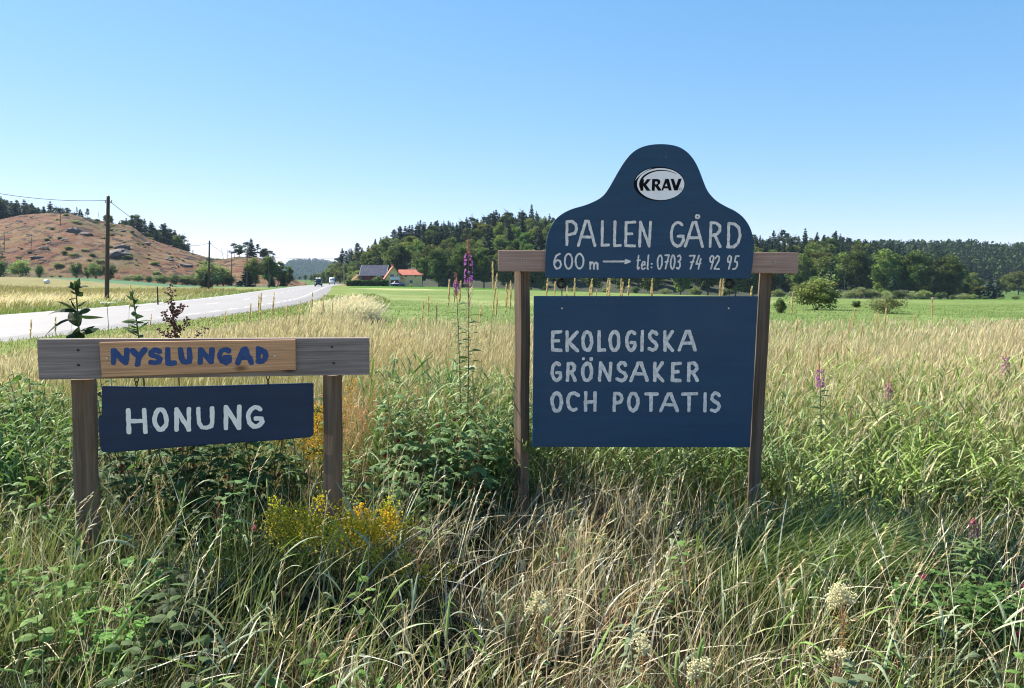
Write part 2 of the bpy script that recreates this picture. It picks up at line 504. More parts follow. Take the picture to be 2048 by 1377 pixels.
ang = np.radians(np.concatenate([np.arange(-180, -55, 5.0), np.arange(-55, 55, 0.3), np.arange(55, 180.1, 5.0)]))
rr = np.concatenate([np.linspace(0, 3, 14)[:-1], 3 * np.exp(np.linspace(0, math.log(3400 / 3.0), 300))])
RR, AA = np.meshgrid(rr, ang, indexing='ij')
GX, GY = RR * np.sin(AA), RR * np.cos(AA)
grid_mesh("ground", M['ground'], GX, GY, base_z(GX, GY), ground_colors, label="grassy valley floor with dry meadow and green crop field", flip=True)

# bare hill on the left
def lh_colors(x, y, z):
    n = len(x)
    f1 = fbm(x / 9, y / 7, 51, 5); f2 = fbm(x / 30, y / 22, 57, 4); f3 = fbm(x / 2.6, y / 2.2, 61, 4)
    br = np.array((0.160, 0.074, 0.040)); tan = np.array((0.19, 0.122, 0.062)); grn = np.array((0.10, 0.10, 0.042)); gry = np.array((0.20, 0.145, 0.115)); drk = np.array((0.045, 0.028, 0.028))
    def mix(a, b, t): return a * (1 - t)[:, None] + b * t[:, None]
    c = mix(np.tile(br, (n, 1)), np.tile(tan, (n, 1)), sstep(0.42, 0.66, f1))
    c = mix(c, np.tile(grn, (n, 1)), sstep(0.52, 0.68, f2) * 0.75)
    c = mix(c, np.tile(gry, (n, 1)), sstep(0.60, 0.72, f3) * 0.6)
    c = mix(c, np.tile(drk, (n, 1)), sstep(0.45, 0.36, f3) * 0.9)
    return c
m, nt, b = new_mat("cleared_hillside")
a_ = N(nt, "ShaderNodeAttribute", attribute_name="Col")
g1 = noise(nt, 0.45, 8, 0.8, obj_coords(nt)); g2 = noise(nt, 2.2, 6, 0.75, obj_coords(nt))
cc = mixc(nt, 0.85, a_.outputs[0], ramp(nt, g2, [(0.3, (0.4, 0.38, 0.4)), (0.7, (1.55, 1.5, 1.45))]), 'MULTIPLY')
nt.links.new(cc, b.inputs["Base Color"]); b.inputs["Roughness"].default_value = 0.95; b.inputs["Specular IOR Level"].default_value = 0.1
bump(nt, b, g1, 0.9, 1.2)
M['hillside'] = m
u = np.linspace((-420 - 1024) / F, (612 - 1024) / F, 620); yy = np.concatenate([np.linspace(218, 335, 170), np.linspace(337, 500, 50)])
UU, YY = np.meshgrid(u, yy)
XX = UU * YY
grid_mesh("hill", M['hillside'], XX, YY, left_hill_z(XX, YY), lh_colors, label="bare brown clear-cut hill beyond the road")

# wooded hill on the right
m, nt, b = new_mat("forest_floor")
g1 = noise(nt, 0.4, 6, 0.7, obj_coords(nt))
nt.links.new(ramp(nt, g1, [(0.3, (0.010, 0.016, 0.007)), (0.7, (0.026, 0.034, 0.014))]), b.inputs["Base Color"]); b.inputs["Roughness"].default_value = 1
M['forest_floor'] = m
u = np.linspace((560 - 1024) / F, (2120 - 1024) / F, 260); yy = np.linspace(0, 1, 90)
UU, TT = np.meshgrid(u, yy)
YY = RH_FOOT(1024 + F * UU) - 4 + TT * 330
grid_mesh("wooded_hill", M['forest_floor'], UU * YY, YY, right_hill_z(UU * YY, YY), label="wooded hill behind the farm")

def far_hill(name, label, sky, x0, x1, yc, dy, tree_h):
    u = np.linspace((x0 - 1024) / F, (x1 - 1024) / F, 90); t = np.linspace(0, 1, 30)
    UU, TT = np.meshgrid(u, t); YY = yc - dy + TT * 2 * dy
    px = 1024 + F * UU
    zc = CAM_H + (562 - sky(px)) * yc / F - tree_h
    Z = -4 + (zc + 4) * np.sin(np.pi * TT) ** 0.8 + (fbm(UU * 40, YY / 90, 77) - 0.5) * 6
    return grid_mesh(name, M['forest_floor'], UU * YY, YY, Z, label=label), (lambda X, Y: -4 + (CAM_H + (562 - sky(1024 + F * X / Y)) * yc / F - tree_h + 4) * np.sin(np.pi * np.clip((Y - yc + dy) / (2 * dy), 0, 1)) ** 0.8)
FAR_A = prof([(520, 560), (560, 536), (585, 522), (610, 519), (640, 520), (660, 524), (690, 530), (740, 540), (800, 550)])
FAR_B = prof([(1600, 500), (1700, 493), (1780, 490), (1850, 492), (1930, 490), (2000, 496), (2060, 494), (2150, 500), (2300, 515)])
_, zfarA = far_hill("far_hill", "far blue wooded hill at the end of the road", FAR_A, 500, 820, 2500, 420, 15)
_, zfarB = far_hill("far_ridge_hill", "far wooded ridge at the right", FAR_B, 1600, 2320, 760, 260, 13)

# road: pale asphalt ribbon with painted edge lines
def densify(pts, step=1.5):
    p = np.array(pts, float); s = np.concatenate([[0], np.cumsum(np.hypot(*np.diff(p, axis=0).T))])
    t = np.arange(0, s[-1], step)
    q = np.stack([np.interp(t, s, p[:, 0]), np.interp(t, s, p[:, 1])], 1)
    k = np.ones(25) / 25
    for a in (0, 1):
        q[12:-12, a] = np.convolve(q[:, a], k, 'valid')
    return q
RC = densify(ROAD_C)
T_ = unit(np.gradient(RC, axis=0)); NRM = np.stack([T_[:, 1], -T_[:, 0]], 1)   # points right
m, nt, b = new_mat("pale_asphalt")
g1 = noise(nt, 60, 5, 0.7, obj_coords(nt)); g2 = noise(nt, 0.35, 5, 0.6, obj_coords(nt, (1, 0.25, 1)))
cc = ramp(nt, g1, [(0.3, (0.155, 0.145, 0.15)), (0.7, (0.25, 0.235, 0.24))])
cc = mixc(nt, 0.6, cc, ramp(nt, g2, [(0.3, (0.78,) * 3), (0.7, (1.08,) * 3)]), 'MULTIPLY')
nt.links.new(cc, b.inputs["Base Color"]); b.inputs["Roughness"].default_value = 0.75
bump(nt, b, g1, 0.4, 0.01)
M['asphalt'] = m
M['line'] = simple("road_line_paint", (0.72, 0.72, 0.70), 0.6, 0.1, 5)
def strip(o0, o1, z, sel=None):
    mb = MB()
    P = np.stack([RC + NRM * o0, RC + NRM * o1], 1)
    V = np.concatenate([P, np.full(P.shape[:2] + (1,), z)], 2)
    i = np.arange(len(RC) * 2).reshape(-1, 2)
    q = np.stack([i[:-1, 0], i[:-1, 1], i[1:, 1], i[1:, 0]], -1)
    if sel is not None: q = q[sel(np.arange(len(q)))]
    return mb.add(V, quads=q)
def road_ribbon():
    mb = strip(-4.15, 4.15, 0.06)
    for o0, o1 in ((-5.4, -4.15), (4.15, 5.4)):      # sloping edges down into the verge
        P = np.stack([RC + NRM * o0, RC + NRM * o1], 1); zz = np.tile([[-0.16, 0.06]] if o0 < 0 else [[0.06, -0.16]], (len(RC), 1))
        i = np.arange(len(RC) * 2).reshape(-1, 2); mb.add(np.concatenate([P, zz[..., None]], 2), quads=np.stack([i[:-1, 0], i[:-1, 1], i[1:, 1], i[1:, 0]], -1))
    return mb
tag(road_ribbon().build("road", M['asphalt']), "pale asphalt country road bending away to the left", kind='structure')
mk = strip(-3.75, -3.60, 0.066, lambda k: k % 2 == 0)
s2 = strip(3.60, 3.75, 0.066, lambda k: k % 2 == 0); mk.add(s2.v[0], quads=s2.q[0])
s3 = strip(-0.06, 0.06, 0.066, lambda k: (k % 8) < 2); mk.add(s3.v[0], quads=s3.q[0])
tag(mk.build("road_marking", M['line']), "white dashed lines painted on the road", kind='structure')
# ------------------------------------------------------------------ signs
class Plane:
    """Vertical plane in the place; local frame: x along it to the right, y away from the camera, z up."""
    def __init__(self, px0, d0, px1, d1):
        a, b_ = at(px0, 562, d0), at(px1, 562, d1)
        self.o = Vector((a.x, a.y, 0)); v = Vector((b_.x - a.x, b_.y - a.y, 0)); self.len = v.length
        self.u = v.normalized(); self.n = Vector((-self.u.y, self.u.x, 0)); self.rz = math.atan2(self.u.y, self.u.x)
    def uv(self, px, py, off=0.0):
        d = ray(px, py); c = Vector((0, 0, CAM_H)); o = self.o + self.n * off
        t = (o - c).dot(self.n) / d.dot(self.n)
        p = c + d * t - self.o
        return (p.dot(self.u), p.z)

def A(cx, cy, rx, ry, a0, a1, n=14):
    return [(cx + rx * math.cos(rad(a0 + (a1 - a0) * k / n)), cy + ry * math.sin(rad(a0 + (a1 - a0) * k / n))) for k in range(n + 1)]
# hand-painted skeleton letters in a unit box, y up
GL = {
 'A': [[(0, 0), (.42, 1), (.6, 1), (1, 0)], [(.17, .36), (.86, .36)]],
 'C': [[(1, .86)] + A(.55, .5, .55, .5, 62, 298)],
 'D': [[(.08, 0), (.08, 1), (.5, .98), (.86, .8), (1, .5), (.86, .16), (.5, 0), (.0, .0)]],
 'E': [[(1, 1), (.1, .97), (.06, .03), (1, 0)], [(.08, .5), (.72, .52)]],
 'G': [A(.55, .5, .55, .5, 52, 330) + [(1, .42), (.55, .42)]],
 'H': [[(.05, 0), (.05, 1)], [(.95, 0), (.95, 1)], [(.05, .48), (.95, .5)]],
 'I': [[(.5, 0), (.5, 1)]],
 'K': [[(.05, 0), (.05, 1)], [(.95, 1), (.14, .45), (1, 0)]],
 'L': [[(.1, 1), (.06, 0), (1, .02)]],
 'M': [[(0, 0), (.1, 1), (.5, .3), (.9, 1), (1, 0)]],
 'N': [[(.02, 0), (.08, 1), (.9, .02), (.98, 1)]],
 'O': [A(.5, .5, .5, .5, 90, 450, 22)],
 'P': [[(.06, 0), (.1, 1), (.6, 1), (.95, .86), (1, .68), (.85, .5), (.12, .42)]],
 'R': [[(.04, 0), (.08, 1), (.6, .99), (.93, .85), (.93, .66), (.7, .52), (.1, .46)], [(.5, .48), (1, 0)]],
 'S': [[(.95, .86), (.75, .98), (.4, 1), (.1, .85), (.08, .68), (.35, .55), (.8, .43), (1, .27), (.85, .07), (.45, 0), (.02, .08)]],
 'T': [[(0, 1), (1, 1)], [(.5, 1), (.48, 0)]],
 'U': [[(.04, 1), (.08, .3), (.25, .05), (.55, 0), (.85, .1), (.94, .35), (.96, 1)]],
 'Y': [[(0, 1), (.5, .5), (1, 1)], [(.55, .55), (.35, 0)]],
 '0': [A(.5, .5, .5, .5, 90, 450, 20)],
 '6': [[(.8, .98), (.3, .85), (.04, .5), (.06, .2), (.35, 0), (.75, .05), (.98, .28), (.85, .5), (.5, .58), (.12, .4)]],
 '7': [[(.05, .97), (1, 1), (.35, 0)], [(.25, .5), (.85, .53)]],
 '3': [[(.2, .92), (.6, 1), (.95, .85), (.85, .64), (.4, .54), (.85, .44), (.95, .2), (.55, 0), (.05, .08)]],
 '4': [[(.55, 1), (.1, .38), (.95, .4)], [(.9, .75), (.6, 0)]],
 '9': [[(.9, .72), (.6, .5), (.2, .55), (.12, .82), (.5, 1), (.9, .9), (.9, .65), (.5, 0)]],
 '2': [[(.15, .8), (.45, 1), (.85, .93), (.85, .68), (.1, .03), (.95, .02)]],
 '5': [[(1, 1), (.5, .97), (.35, .56), (.75, .55), (.85, .3), (.6, .05), (.1, .02)]],
 'm': [[(.05, 0), (.05, 1)], [(.07, .7), (.3, .97), (.5, .8), (.5, 0)], [(.52, .7), (.75, .97), (.95, .8), (.95, 0)]],
 't': [[(.45, 1), (.3, .1), (.6, 0), (.85, .1)], [(0, .62), (.95, .66)]],
 'e': [[(.05, .5), (.9, .6), (.8, .95), (.4, 1), (.08, .6), (.15, .1), (.5, 0), (.95, .15)]],
 'l': [[(.6, 1), (.35, .08), (.8, 0)]],
 ':': [[(.5, .3), (.5, .3)], [(.5, .75), (.5, .75)]],
 '.': [[(.5, .5), (.5, .5)]],
 '>': [[(0, .5), (1, .5)], [(.84, 1), (1, .5), (.82, 0)]],
 'o': [A(.5, .5, .5, .5, 0, 360, 12)],
 'V': [[(0, 1), (.45, 0), (.55, 0), (1, 1)]],
}

def contour(mb, U, V, S, off):
    # marching squares, one polygon per cell
    s00, s10, s11, s01 = S[:-1, :-1], S[:-1, 1:], S[1:, 1:], S[1:, :-1]
    allin = (s00 > 0) & (s10 > 0) & (s11 > 0) & (s01 > 0)
    ii = np.arange(S.size).reshape(S.shape)
    full = np.stack([ii[:-1, :-1], ii[:-1, 1:], ii[1:, 1:], ii[1:, :-1]], -1)[allin]
    pts = np.stack([U.ravel(), np.full(S.size, off), V.ravel()], 1)
    used, inv = np.unique(full.ravel(), return_inverse=True)
    if len(used): mb.add(pts[used], quads=inv.reshape(-1, 4))
    part = ((s00 > 0) | (s10 > 0) | (s11 > 0) | (s01 > 0)) & ~allin
    tv, tt = [], []
    for (j, i) in zip(*np.nonzero(part)):
        cs = [(i, j), (i + 1, j), (i + 1, j + 1), (i, j + 1)]; poly = []
        for k in range(4):
            (ia, ja), (ib, jb) = cs[k], cs[(k + 1) % 4]; sa, sb = S[ja, ia], S[jb, ib]
            if sa > 0: poly.append((U[ja, ia], V[ja, ia]))
            if (sa > 0) != (sb > 0):
                f = sa / (sa - sb); poly.append((U[ja, ia] + f * (U[jb, ib] - U[ja, ia]), V[ja, ia] + f * (V[jb, ib] - V[ja, ia])))
        if len(poly) >= 3:
            b0 = len(tv); tv += [(p[0], off, p[1]) for p in poly]
            tt += [(b0, b0 + k, b0 + k + 1) for k in range(1, len(poly) - 1)]
    if tt: mb.add(tv, tris=tt)

def lettering(name, mat, plane, glyphs, width, parent, off=-0.0012, wob=0.18, cell=0.0016, seed=0, square=False, slant=0.0):
    """Painted letters: signed distance to the brush strokes, contoured on a fine grid into thin paint."""
    mb = MB()
    r = np.random.default_rng(seed + 5)
    for gi, (ch, x0, x1, y0, y1) in enumerate(glyphs):
        w = width[gi] if isinstance(width, (list, tuple)) else width
        (u0, v0), (u1, v1) = plane.uv(x0, y1), plane.uv(x1, y0)
        h = w / 2
        iu0, iu1, iv0, iv1 = u0 + h, u1 - h, v0 + h, v1 - h
        if iu1 <= iu0: iu0 = iu1 = (u0 + u1) / 2
        if iv1 <= iv0: iv0 = iv1 = (v0 + v1) / 2
        segs = []
        for st in GL[ch]:
            P = [(iu0 + (iu1 - iu0) * a + slant * (iv1 - iv0) * b_ + r.normal(0, w * .05), iv0 + (iv1 - iv0) * b_ + r.normal(0, w * .05)) for a, b_ in st]
            segs += list(zip(P[:-1], P[1:]))
        gu = np.arange(u0 - w - abs(slant) * .05, u1 + w + abs(slant) * .15, cell); gv = np.arange(v0 - w, v1 + w, cell)
        U, V = np.meshgrid(gu, gv)
        D = np.full(U.shape, 9.0)
        for (a, b_) in segs:
            a, b_ = np.array(a), np.array(b_); ab = b_ - a; L2 = max(ab @ ab, 1e-12)
            t = np.clip(((U - a[0]) * ab[0] + (V - a[1]) * ab[1]) / L2, 0, 1)
            dx, dy = U - a[0] - t * ab[0], V - a[1] - t * ab[1]
            if square:
                dd = np.maximum(np.abs(dx), np.abs(dy)) * .35 + np.hypot(dx, dy) * .65
            else:
                dd = np.hypot(dx, dy)
            D = np.minimum(D, dd)
        S = h * (1 + wob * (fbm(U / (w * 1.1) + 7 * gi, V / (w * 1.1), seed, 2) - .5) * 2) - D
        contour(mb, U, V, S, off)
    return mb.build(name, mat, parent)

def Z(sx, sy, ox, oy, line):
    """Letter boxes measured in an enlarged crop -> photo pixels."""
    return [(c, ox + a * sx, ox + b_ * sx, oy + y0 * sy, oy + y1 * sy) for c, a, b_, y0, y1 in line]

def outline_board(name, mat, pts, y0, y1, parent, bevel=0.003):
    bm = bmesh.new()
    f = bm.faces.new([bm.verts.new((p[0], y0, p[1])) for p in pts])
    bmesh.ops.recalc_face_normals(bm, faces=[f])
    r = bmesh.ops.extrude_face_region(bm, geom=[f])
    for v in [g for g in r['geom'] if isinstance(g, bmesh.types.BMVert)]: v.co.y = y1
    bmesh.ops.recalc_face_normals(bm, faces=bm.faces[:])
    me = bpy.data.meshes.new(name); bm.to_mesh(me); bm.free(); me.materials.append(mat)
    o = link(bpy.data.objects.new(name, me), parent)
    b_ = o.modifiers.new("bevel", 'BEVEL'); b_.width = bevel; b_.segments = 2; b_.limit_method = 'ANGLE'; b_.angle_limit = rad(40)
    return o

def catmull(p, n=5, closed=False):
    out = []
    for i in range(len(p) - 1):
        a = p[max(i - 1, 0)]; b_, c = p[i], p[i + 1]; d = p[min(i + 2, len(p) - 1)]
        for k in range(n):
            t = k / n
            out.append(tuple(0.5 * (2 * b_[q] + (c[q] - a[q]) * t + (2 * a[q] - 5 * b_[q] + 4 * c[q] - d[q]) * t * t + (3 * b_[q] - a[q] - 3 * c[q] + d[q]) * t ** 3) for q in (0, 1)))
    return out + [p[-1]]

def post(parent, plane, top, bot, size, turn, off, extra=0.5, label=None):
    """Square post through two photo pixels on a plane set back by off; runs on into the ground."""
    (ua, va), (ub, vb) = plane.uv(*top, off), plane.uv(*bot, off)
    k = (va - (vb - extra)) / max(va - vb, 1e-6)
    base = Vector((ua + (ub - ua) * k, off, vb - extra)); topv = Vector((ua, off, va))
    L = (topv - base).length
    mb = MB(); h = size / 2; nz = 14
    r = np.random.default_rng(int(abs(ua) * 1000) + 3)
    zs = np.linspace(0, L, nz); V = []
    for z in zs:
        j = r.normal(0, 0.0012, 2); c = h * 0.92
        V += [(sx + j[0], sy + j[1], z) for sx, sy in ((-c, -h), (c, -h), (h, -c), (h, c), (c, h), (-c, h), (-h, c), (-h, -c))]
    q = [(8 * k_ + i, 8 * k_ + (i + 1) % 8, 8 * k_ + 8 + (i + 1) % 8, 8 * k_ + 8 + i) for k_ in range(nz - 1) for i in range(8)]
    e = 8 * (nz - 1); t = [(e, e + i, e + i + 1) for i in range(1, 7)]
    mb.add(V, quads=q, tris=t)
    o = mb.build("post", M['post'], parent)
    o.location = base
    qd = (topv - base).to_track_quat('Z', 'Y')
    o.rotation_euler = ((topv - base).normalized().to_track_quat('Z', 'Y').to_matrix() @ Matrix.Rotation(0, 3, 'Z')).to_euler()
    d = (topv - base).normalized()
    o.rotation_euler = (0, math.atan2(d.x, d.z), 0)
    o.rotation_mode = 'XYZ'
    R = Matrix.Rotation(math.atan2(d.x, d.z), 3, 'Y') @ Matrix.Rotation(turn, 3, 'Z')
    o.rotation_euler = R.to_euler()
    if label: o['label'] = label
    return o

def screw(parent, plane, px, py, r_, off, name="screw", mat='steel'):
    u_, v_ = plane.uv(px, py)
    mb = MB()
    P = [(u_, off, v_), (u_, off - 0.004, v_)]
    mb.tubes([P], [[r_, r_ * .8]], 10)
    return mb.build(name, M[mat], parent, smooth=False)

# ---- the tall farm sign
BP = Plane(996, 4.42, 1598, 4.42)
root = empty("farm_sign", BP.o, BP.rz)
tag(root, "tall blue farm sign with curved crest on two wooden posts, PALLEN GÅRD", "sign")
beam = MB()
pts = [BP.uv(*p) for p in ((996, 501), (1598, 506), (1596, 547.5), (996, 543))]
beam.poly_prism(pts, 0.0, 0.048)
beam.build("beam", M['beam_brown'], root, bevel=0.004)
post(root, BP, (1044.5, 541), (1043, 1010), 0.066, rad(-52), 0.085)
post(root, BP, (1531, 545), (1503, 1062), 0.068, rad(-14), 0.085)
zc = lambda X, Y: (980 + .3125 * X, 280 + .3125 * Y)
crest = [(355, 884), (357, 700), (363, 640), (376, 590), (396, 545), (428, 500), (473, 467), (530, 441), (600, 421), (650, 402), (700, 376), (735, 345), (766, 300),
         (797, 245), (830, 188), (862, 138), (902, 90), (952, 55), (1015, 34), (1090, 27), (1160, 32), (1220, 50), (1270, 85), (1310, 135), (1340, 195), (1364, 258),
         (1385, 310), (1412, 352), (1452, 391), (1510, 426), (1570, 456), (1618, 493), (1653, 538), (1676, 590), (1688, 650), (1689, 710), (1681, 800), (1667, 889)]
cr = catmull([BP.uv(*zc(*p), -0.022) for p in crest], 4)
crest_o = outline_board("crest_board", M['blue'], cr, -0.022, -0.003, root)
b1 = Z(.3125, .3125, 980, 280, [('P', 478, 562, 515, 682), ('A', 557, 682, 515, 686), ('L', 704, 768, 516, 686), ('L', 784, 845, 517, 688), ('E', 855, 935, 518, 690),
     ('N', 946, 1038, 519, 690), ('G', 1150, 1247, 521, 690), ('A', 1241, 1372, 520, 692), ('o', 1310, 1346, 475, 508), ('R', 1396, 1484, 522, 692), ('D', 1510, 1612, 526, 694)])
class Off:
    def __init__(s, p, o): s.p, s.o = p, o
    def uv(s, x, y): return s.p.uv(x, y, s.o)
CP = Off(BP, -0.022)
lettering("farm_name_lettering", M['white_paint'], CP, b1, [.0158] * 8 + [.0105] + [.0158] * 2, crest_o, -0.0232, seed=1, square=True, wob=0.24)
b2 = Z(.3125, .3125, 980, 280, [('6', 403, 462, 722, 832), ('0', 473, 532, 724, 832), ('0', 541, 605, 724, 830), ('m', 633, 697, 778, 832), ('>', 722, 902, 764, 795)])
lettering("distance_lettering", M['white_paint'], CP, b2, .0105, crest_o, -0.0232, seed=2)
b3 = Z(.3125, .3125, 980, 280, [('t', 932, 964, 735, 834), ('e', 962, 998, 775, 834), ('l', 998, 1020, 735, 834), (':', 1024, 1042, 775, 838), ('0', 1064, 1104, 734, 832),
     ('7', 1108, 1146, 732, 830), ('0', 1148, 1186, 734, 832), ('3', 1186, 1224, 734, 832), ('7', 1266, 1312, 736, 832), ('4', 1308, 1354, 736, 832), ('9', 1394, 1436, 736, 832),
     ('2', 1426, 1474, 738, 834), ('9', 1508, 1548, 736, 832), ('5', 1544, 1594, 738, 834)])
lettering("phone_lettering", M['white_paint'], CP, b3, .0092, crest_o, -0.0232, seed=3, slant=0.05)
# oval sticker: black oval, white oval, a sweep along its top, bold letters
def ellipse(cx, cy, rx, ry, n=64, a0=0, a1=360):
    return [CP.uv(*zc(cx + rx * math.cos(rad(a0 + (a1 - a0) * k / n)), cy - ry * math.sin(rad(a0 + (a1 - a0) * k / n)))) for k in range(n if a1 - a0 == 360 else n + 1)]
def flat(name, mat, pts, off, parent):
    mb = MB(); n = len(pts)
    mb.poly_prism([(p[0], p[1]) for p in pts], off, off + 0.0009)
    return mb.build(name, mat, parent)
sticker = flat("sticker", M['sticker_black'], ellipse(1083, 282, 163, 109), -0.0232, crest_o)
flat("sticker_field", M['sticker_white'], ellipse(1092, 284, 151, 102), -0.0244, crest_o)
mb = MB()   # black sweep inside the upper left rim
n = 40; V = []
for k in range(n + 1):
    a = rad(44 + (205 - 44) * k / n); th = 13 * math.sin(math.pi * min(k / n * .6 + .02, 1)) ** .8
    for s in (0, 1):
        rx, ry = 140 - s * th, 93 - s * th * .8
        p = CP.uv(*zc(1094 + rx * math.cos(a), 286 - ry * math.sin(a))); V.append((p[0], -0.0252, p[1]))
mb.add(V, quads=[(2 * k, 2 * k + 1, 2 * k + 3, 2 * k + 2) for k in range(n)])
mb.build("sticker_sweep", M['sticker_black'], crest_o)
def poly_lettering(name, mat, plane, glyphs, parent, off, cell=0.0008):
    """Printed letters from outlines (with holes) given in photo pixels; convex pieces from a fine even-odd grid contour."""
    mb = MB()
    for loops in glyphs:
        L = [np.array([plane.uv(*p) for p in lp]) for lp in loops]
        lo = np.min([l.min(0) for l in L], 0) - .002; hi = np.max([l.max(0) for l in L], 0) + .002
        gu, gv = np.arange(lo[0], hi[0], cell), np.arange(lo[1], hi[1], cell); U, V = np.meshgrid(gu, gv)
        D = np.full(U.shape, 9.0); ins = np.zeros(U.shape, bool)
        for l in L:
            for a_, b_ in zip(l, np.roll(l, -1, 0)):
                ab = b_ - a_; t = np.clip(((U - a_[0]) * ab[0] + (V - a_[1]) * ab[1]) / max(ab @ ab, 1e-12), 0, 1)
                D = np.minimum(D, np.hypot(U - a_[0] - t * ab[0], V - a_[1] - t * ab[1]))
                ins ^= ((a_[1] > V) != (b_[1] > V)) & (U < a_[0] + (V - a_[1]) / (b_[1] - a_[1] + 1e-15) * ab[0])
        contour(mb, U, V, np.where(ins, D, -D), off)
    return mb.build(name, mat, parent)
kp = lambda lp: [(1260 + .1004 * x, 320 + .1004 * y) for x, y in lp]
poly_lettering("sticker_lettering", M['sticker_black'], CP, [
    [kp([(215, 388), (276, 388), (269, 478), (340, 388), (414, 388), (320, 500), (408, 619), (330, 619), (264, 522), (262, 619), (204, 619)])],
    [kp([(440, 385), (555, 385), (590, 403), (603, 445), (590, 485), (556, 508), (622, 600), (604, 619), (560, 619), (494, 522), (489, 619), (430, 619)]), kp([(497, 436), (535, 436), (548, 452), (546, 476), (530, 490), (494, 490)])],
    [kp([(702, 382), (770, 382), (829, 613), (768, 613), (757, 572), (672, 572), (655, 616), (624, 616), (628, 592)]), kp([(722, 466), (690, 530), (746, 530)])],
    [kp([(806, 382), (868, 382), (914, 520), (962, 380), (1029, 380), (946, 613), (878, 613)])]], crest_o, -0.0260)
mb = MB(); V = []; n = 26
for k in range(n + 1):
    a_ = rad(108 + (168 - 108) * k / n); th = 9 * math.sin(math.pi * k / n) + .3
    for q in (0, 1):
        p_ = CP.uv(*zc(1083 + (157 - q * th) * math.cos(a_), 282 - (104 - q * th * .8) * math.sin(a_))); V.append((p_[0], -0.0240, p_[1]))
mb.add(V, quads=[(2 * k, 2 * k + 1, 2 * k + 3, 2 * k + 2) for k in range(n)])
mb.build("sticker_glint", M['sticker_white'], crest_o)
lettering("sticker_mark", M['sticker_black'], CP, Z(.3125, .3125, 980, 280, [('o', 1210, 1226, 308, 325)]), .0016, crest_o, -0.0260, wob=0.0, seed=4, cell=0.0007)
# hanging board
HB = Off(BP, -0.026)
hb_pts = [HB.uv(*p) for p in ((1067.5, 592.5), (1516.5, 593), (1500.5, 895.5), (1064.5, 894.5))]
hang = outline_board("hanging_board", M['blue'], hb_pts, -0.026, -0.008, root, 0.0025)
zz = lambda L: Z(.3125, .3125, 980, 520, L)
b4 = zz([('E', 386, 464, 450, 590), ('K', 480, 572, 450, 590), ('O', 583, 662, 450, 590), ('L', 683, 744, 450, 590), ('O', 757, 836, 448, 592), ('G', 864, 940, 448, 590), ('I', 960, 986, 448, 588),
         ('S', 1006, 1080, 448, 588), ('K', 1103, 1182, 448, 588), ('A', 1200, 1325, 448, 588),
         ('G', 386, 462, 650, 782), ('R', 485, 554, 652, 780), ('O', 582, 662, 652, 782), ('.', 586, 610, 622, 646), ('.', 636, 660, 622, 646), ('N', 690, 783, 652, 782), ('S', 803, 883, 648, 784),
         ('A', 890, 1020, 650, 782), ('K', 1040, 1118, 650, 784), ('E', 1152, 1228, 652, 784), ('R', 1257, 1338, 650, 784),
         ('O', 387, 468, 842, 978), ('C', 488, 574, 842, 974), ('H', 598, 686, 842, 974), ('P', 782, 854, 844, 974), ('O', 875, 958, 844, 976), ('T', 986, 1078, 848, 974), ('A', 1083, 1210, 848, 976),
         ('T', 1220, 1330, 848, 976), ('I', 1362, 1388, 846, 976), ('S', 1405, 1480, 844, 978)])
lettering("produce_lettering", M['white_paint'], HB, b4, .0192, hang, -0.0272, seed=5, square=True, wob=0.24)
for px in (1123, 1460):
    u0, v0 = BP.uv(px, 561); u1, v1 = BP.uv(px + (1 if px < 1300 else -3), 617, -.026)
    mb = MB(); n = 18
    ring = [(u0 + .021 * math.cos(k * 2 * math.pi / n), 0.006, BP.uv(px, 568)[1] + .021 * math.sin(k * 2 * math.pi / n)) for k in range(n + 1)]
    mb.tubes([ring], [[.0085] * (n + 1)], 8)
    mb.tubes([[(u0, 0.006, BP.uv(px, 568)[1] + .02), (u0, 0.006, BP.uv(px, 545)[1])]], [[.006, .006]], 6)
    mb.build("hanging_ring", M['black'], root, smooth=True)
    mb = MB()
    zt = BP.uv(px, 566)[1] - .012
    mb.tubes([[(u0 - .003, 0.004, zt), (u0 + (u1 - u0) * .5, -.012, zt + (v1 - zt) * .5 + .002), (u1, -.028, v1)]], [[.0016] * 3], 5)
    mb.tubes([[(u0 + .004, 0.004, zt), (u0 + .004 + (u1 - u0) * .5, .0, zt + (v1 - zt) * .5), (u1 + .003, -.007, v1 + .02)]], [[.0012] * 3], 5)
    mb.build("hanging_wire", M['iron'], root, smooth=True)
    screw(hang, HB, px + (1 if px < 1300 else -3), 617, .0062, -0.027)
for px, py in ((1045, 524), (1547, 525)):
    screw(root, BP, px, py, .0095, -0.0005, "washer"); screw(root, BP, px, py, .0045, -0.0048, mat='iron')

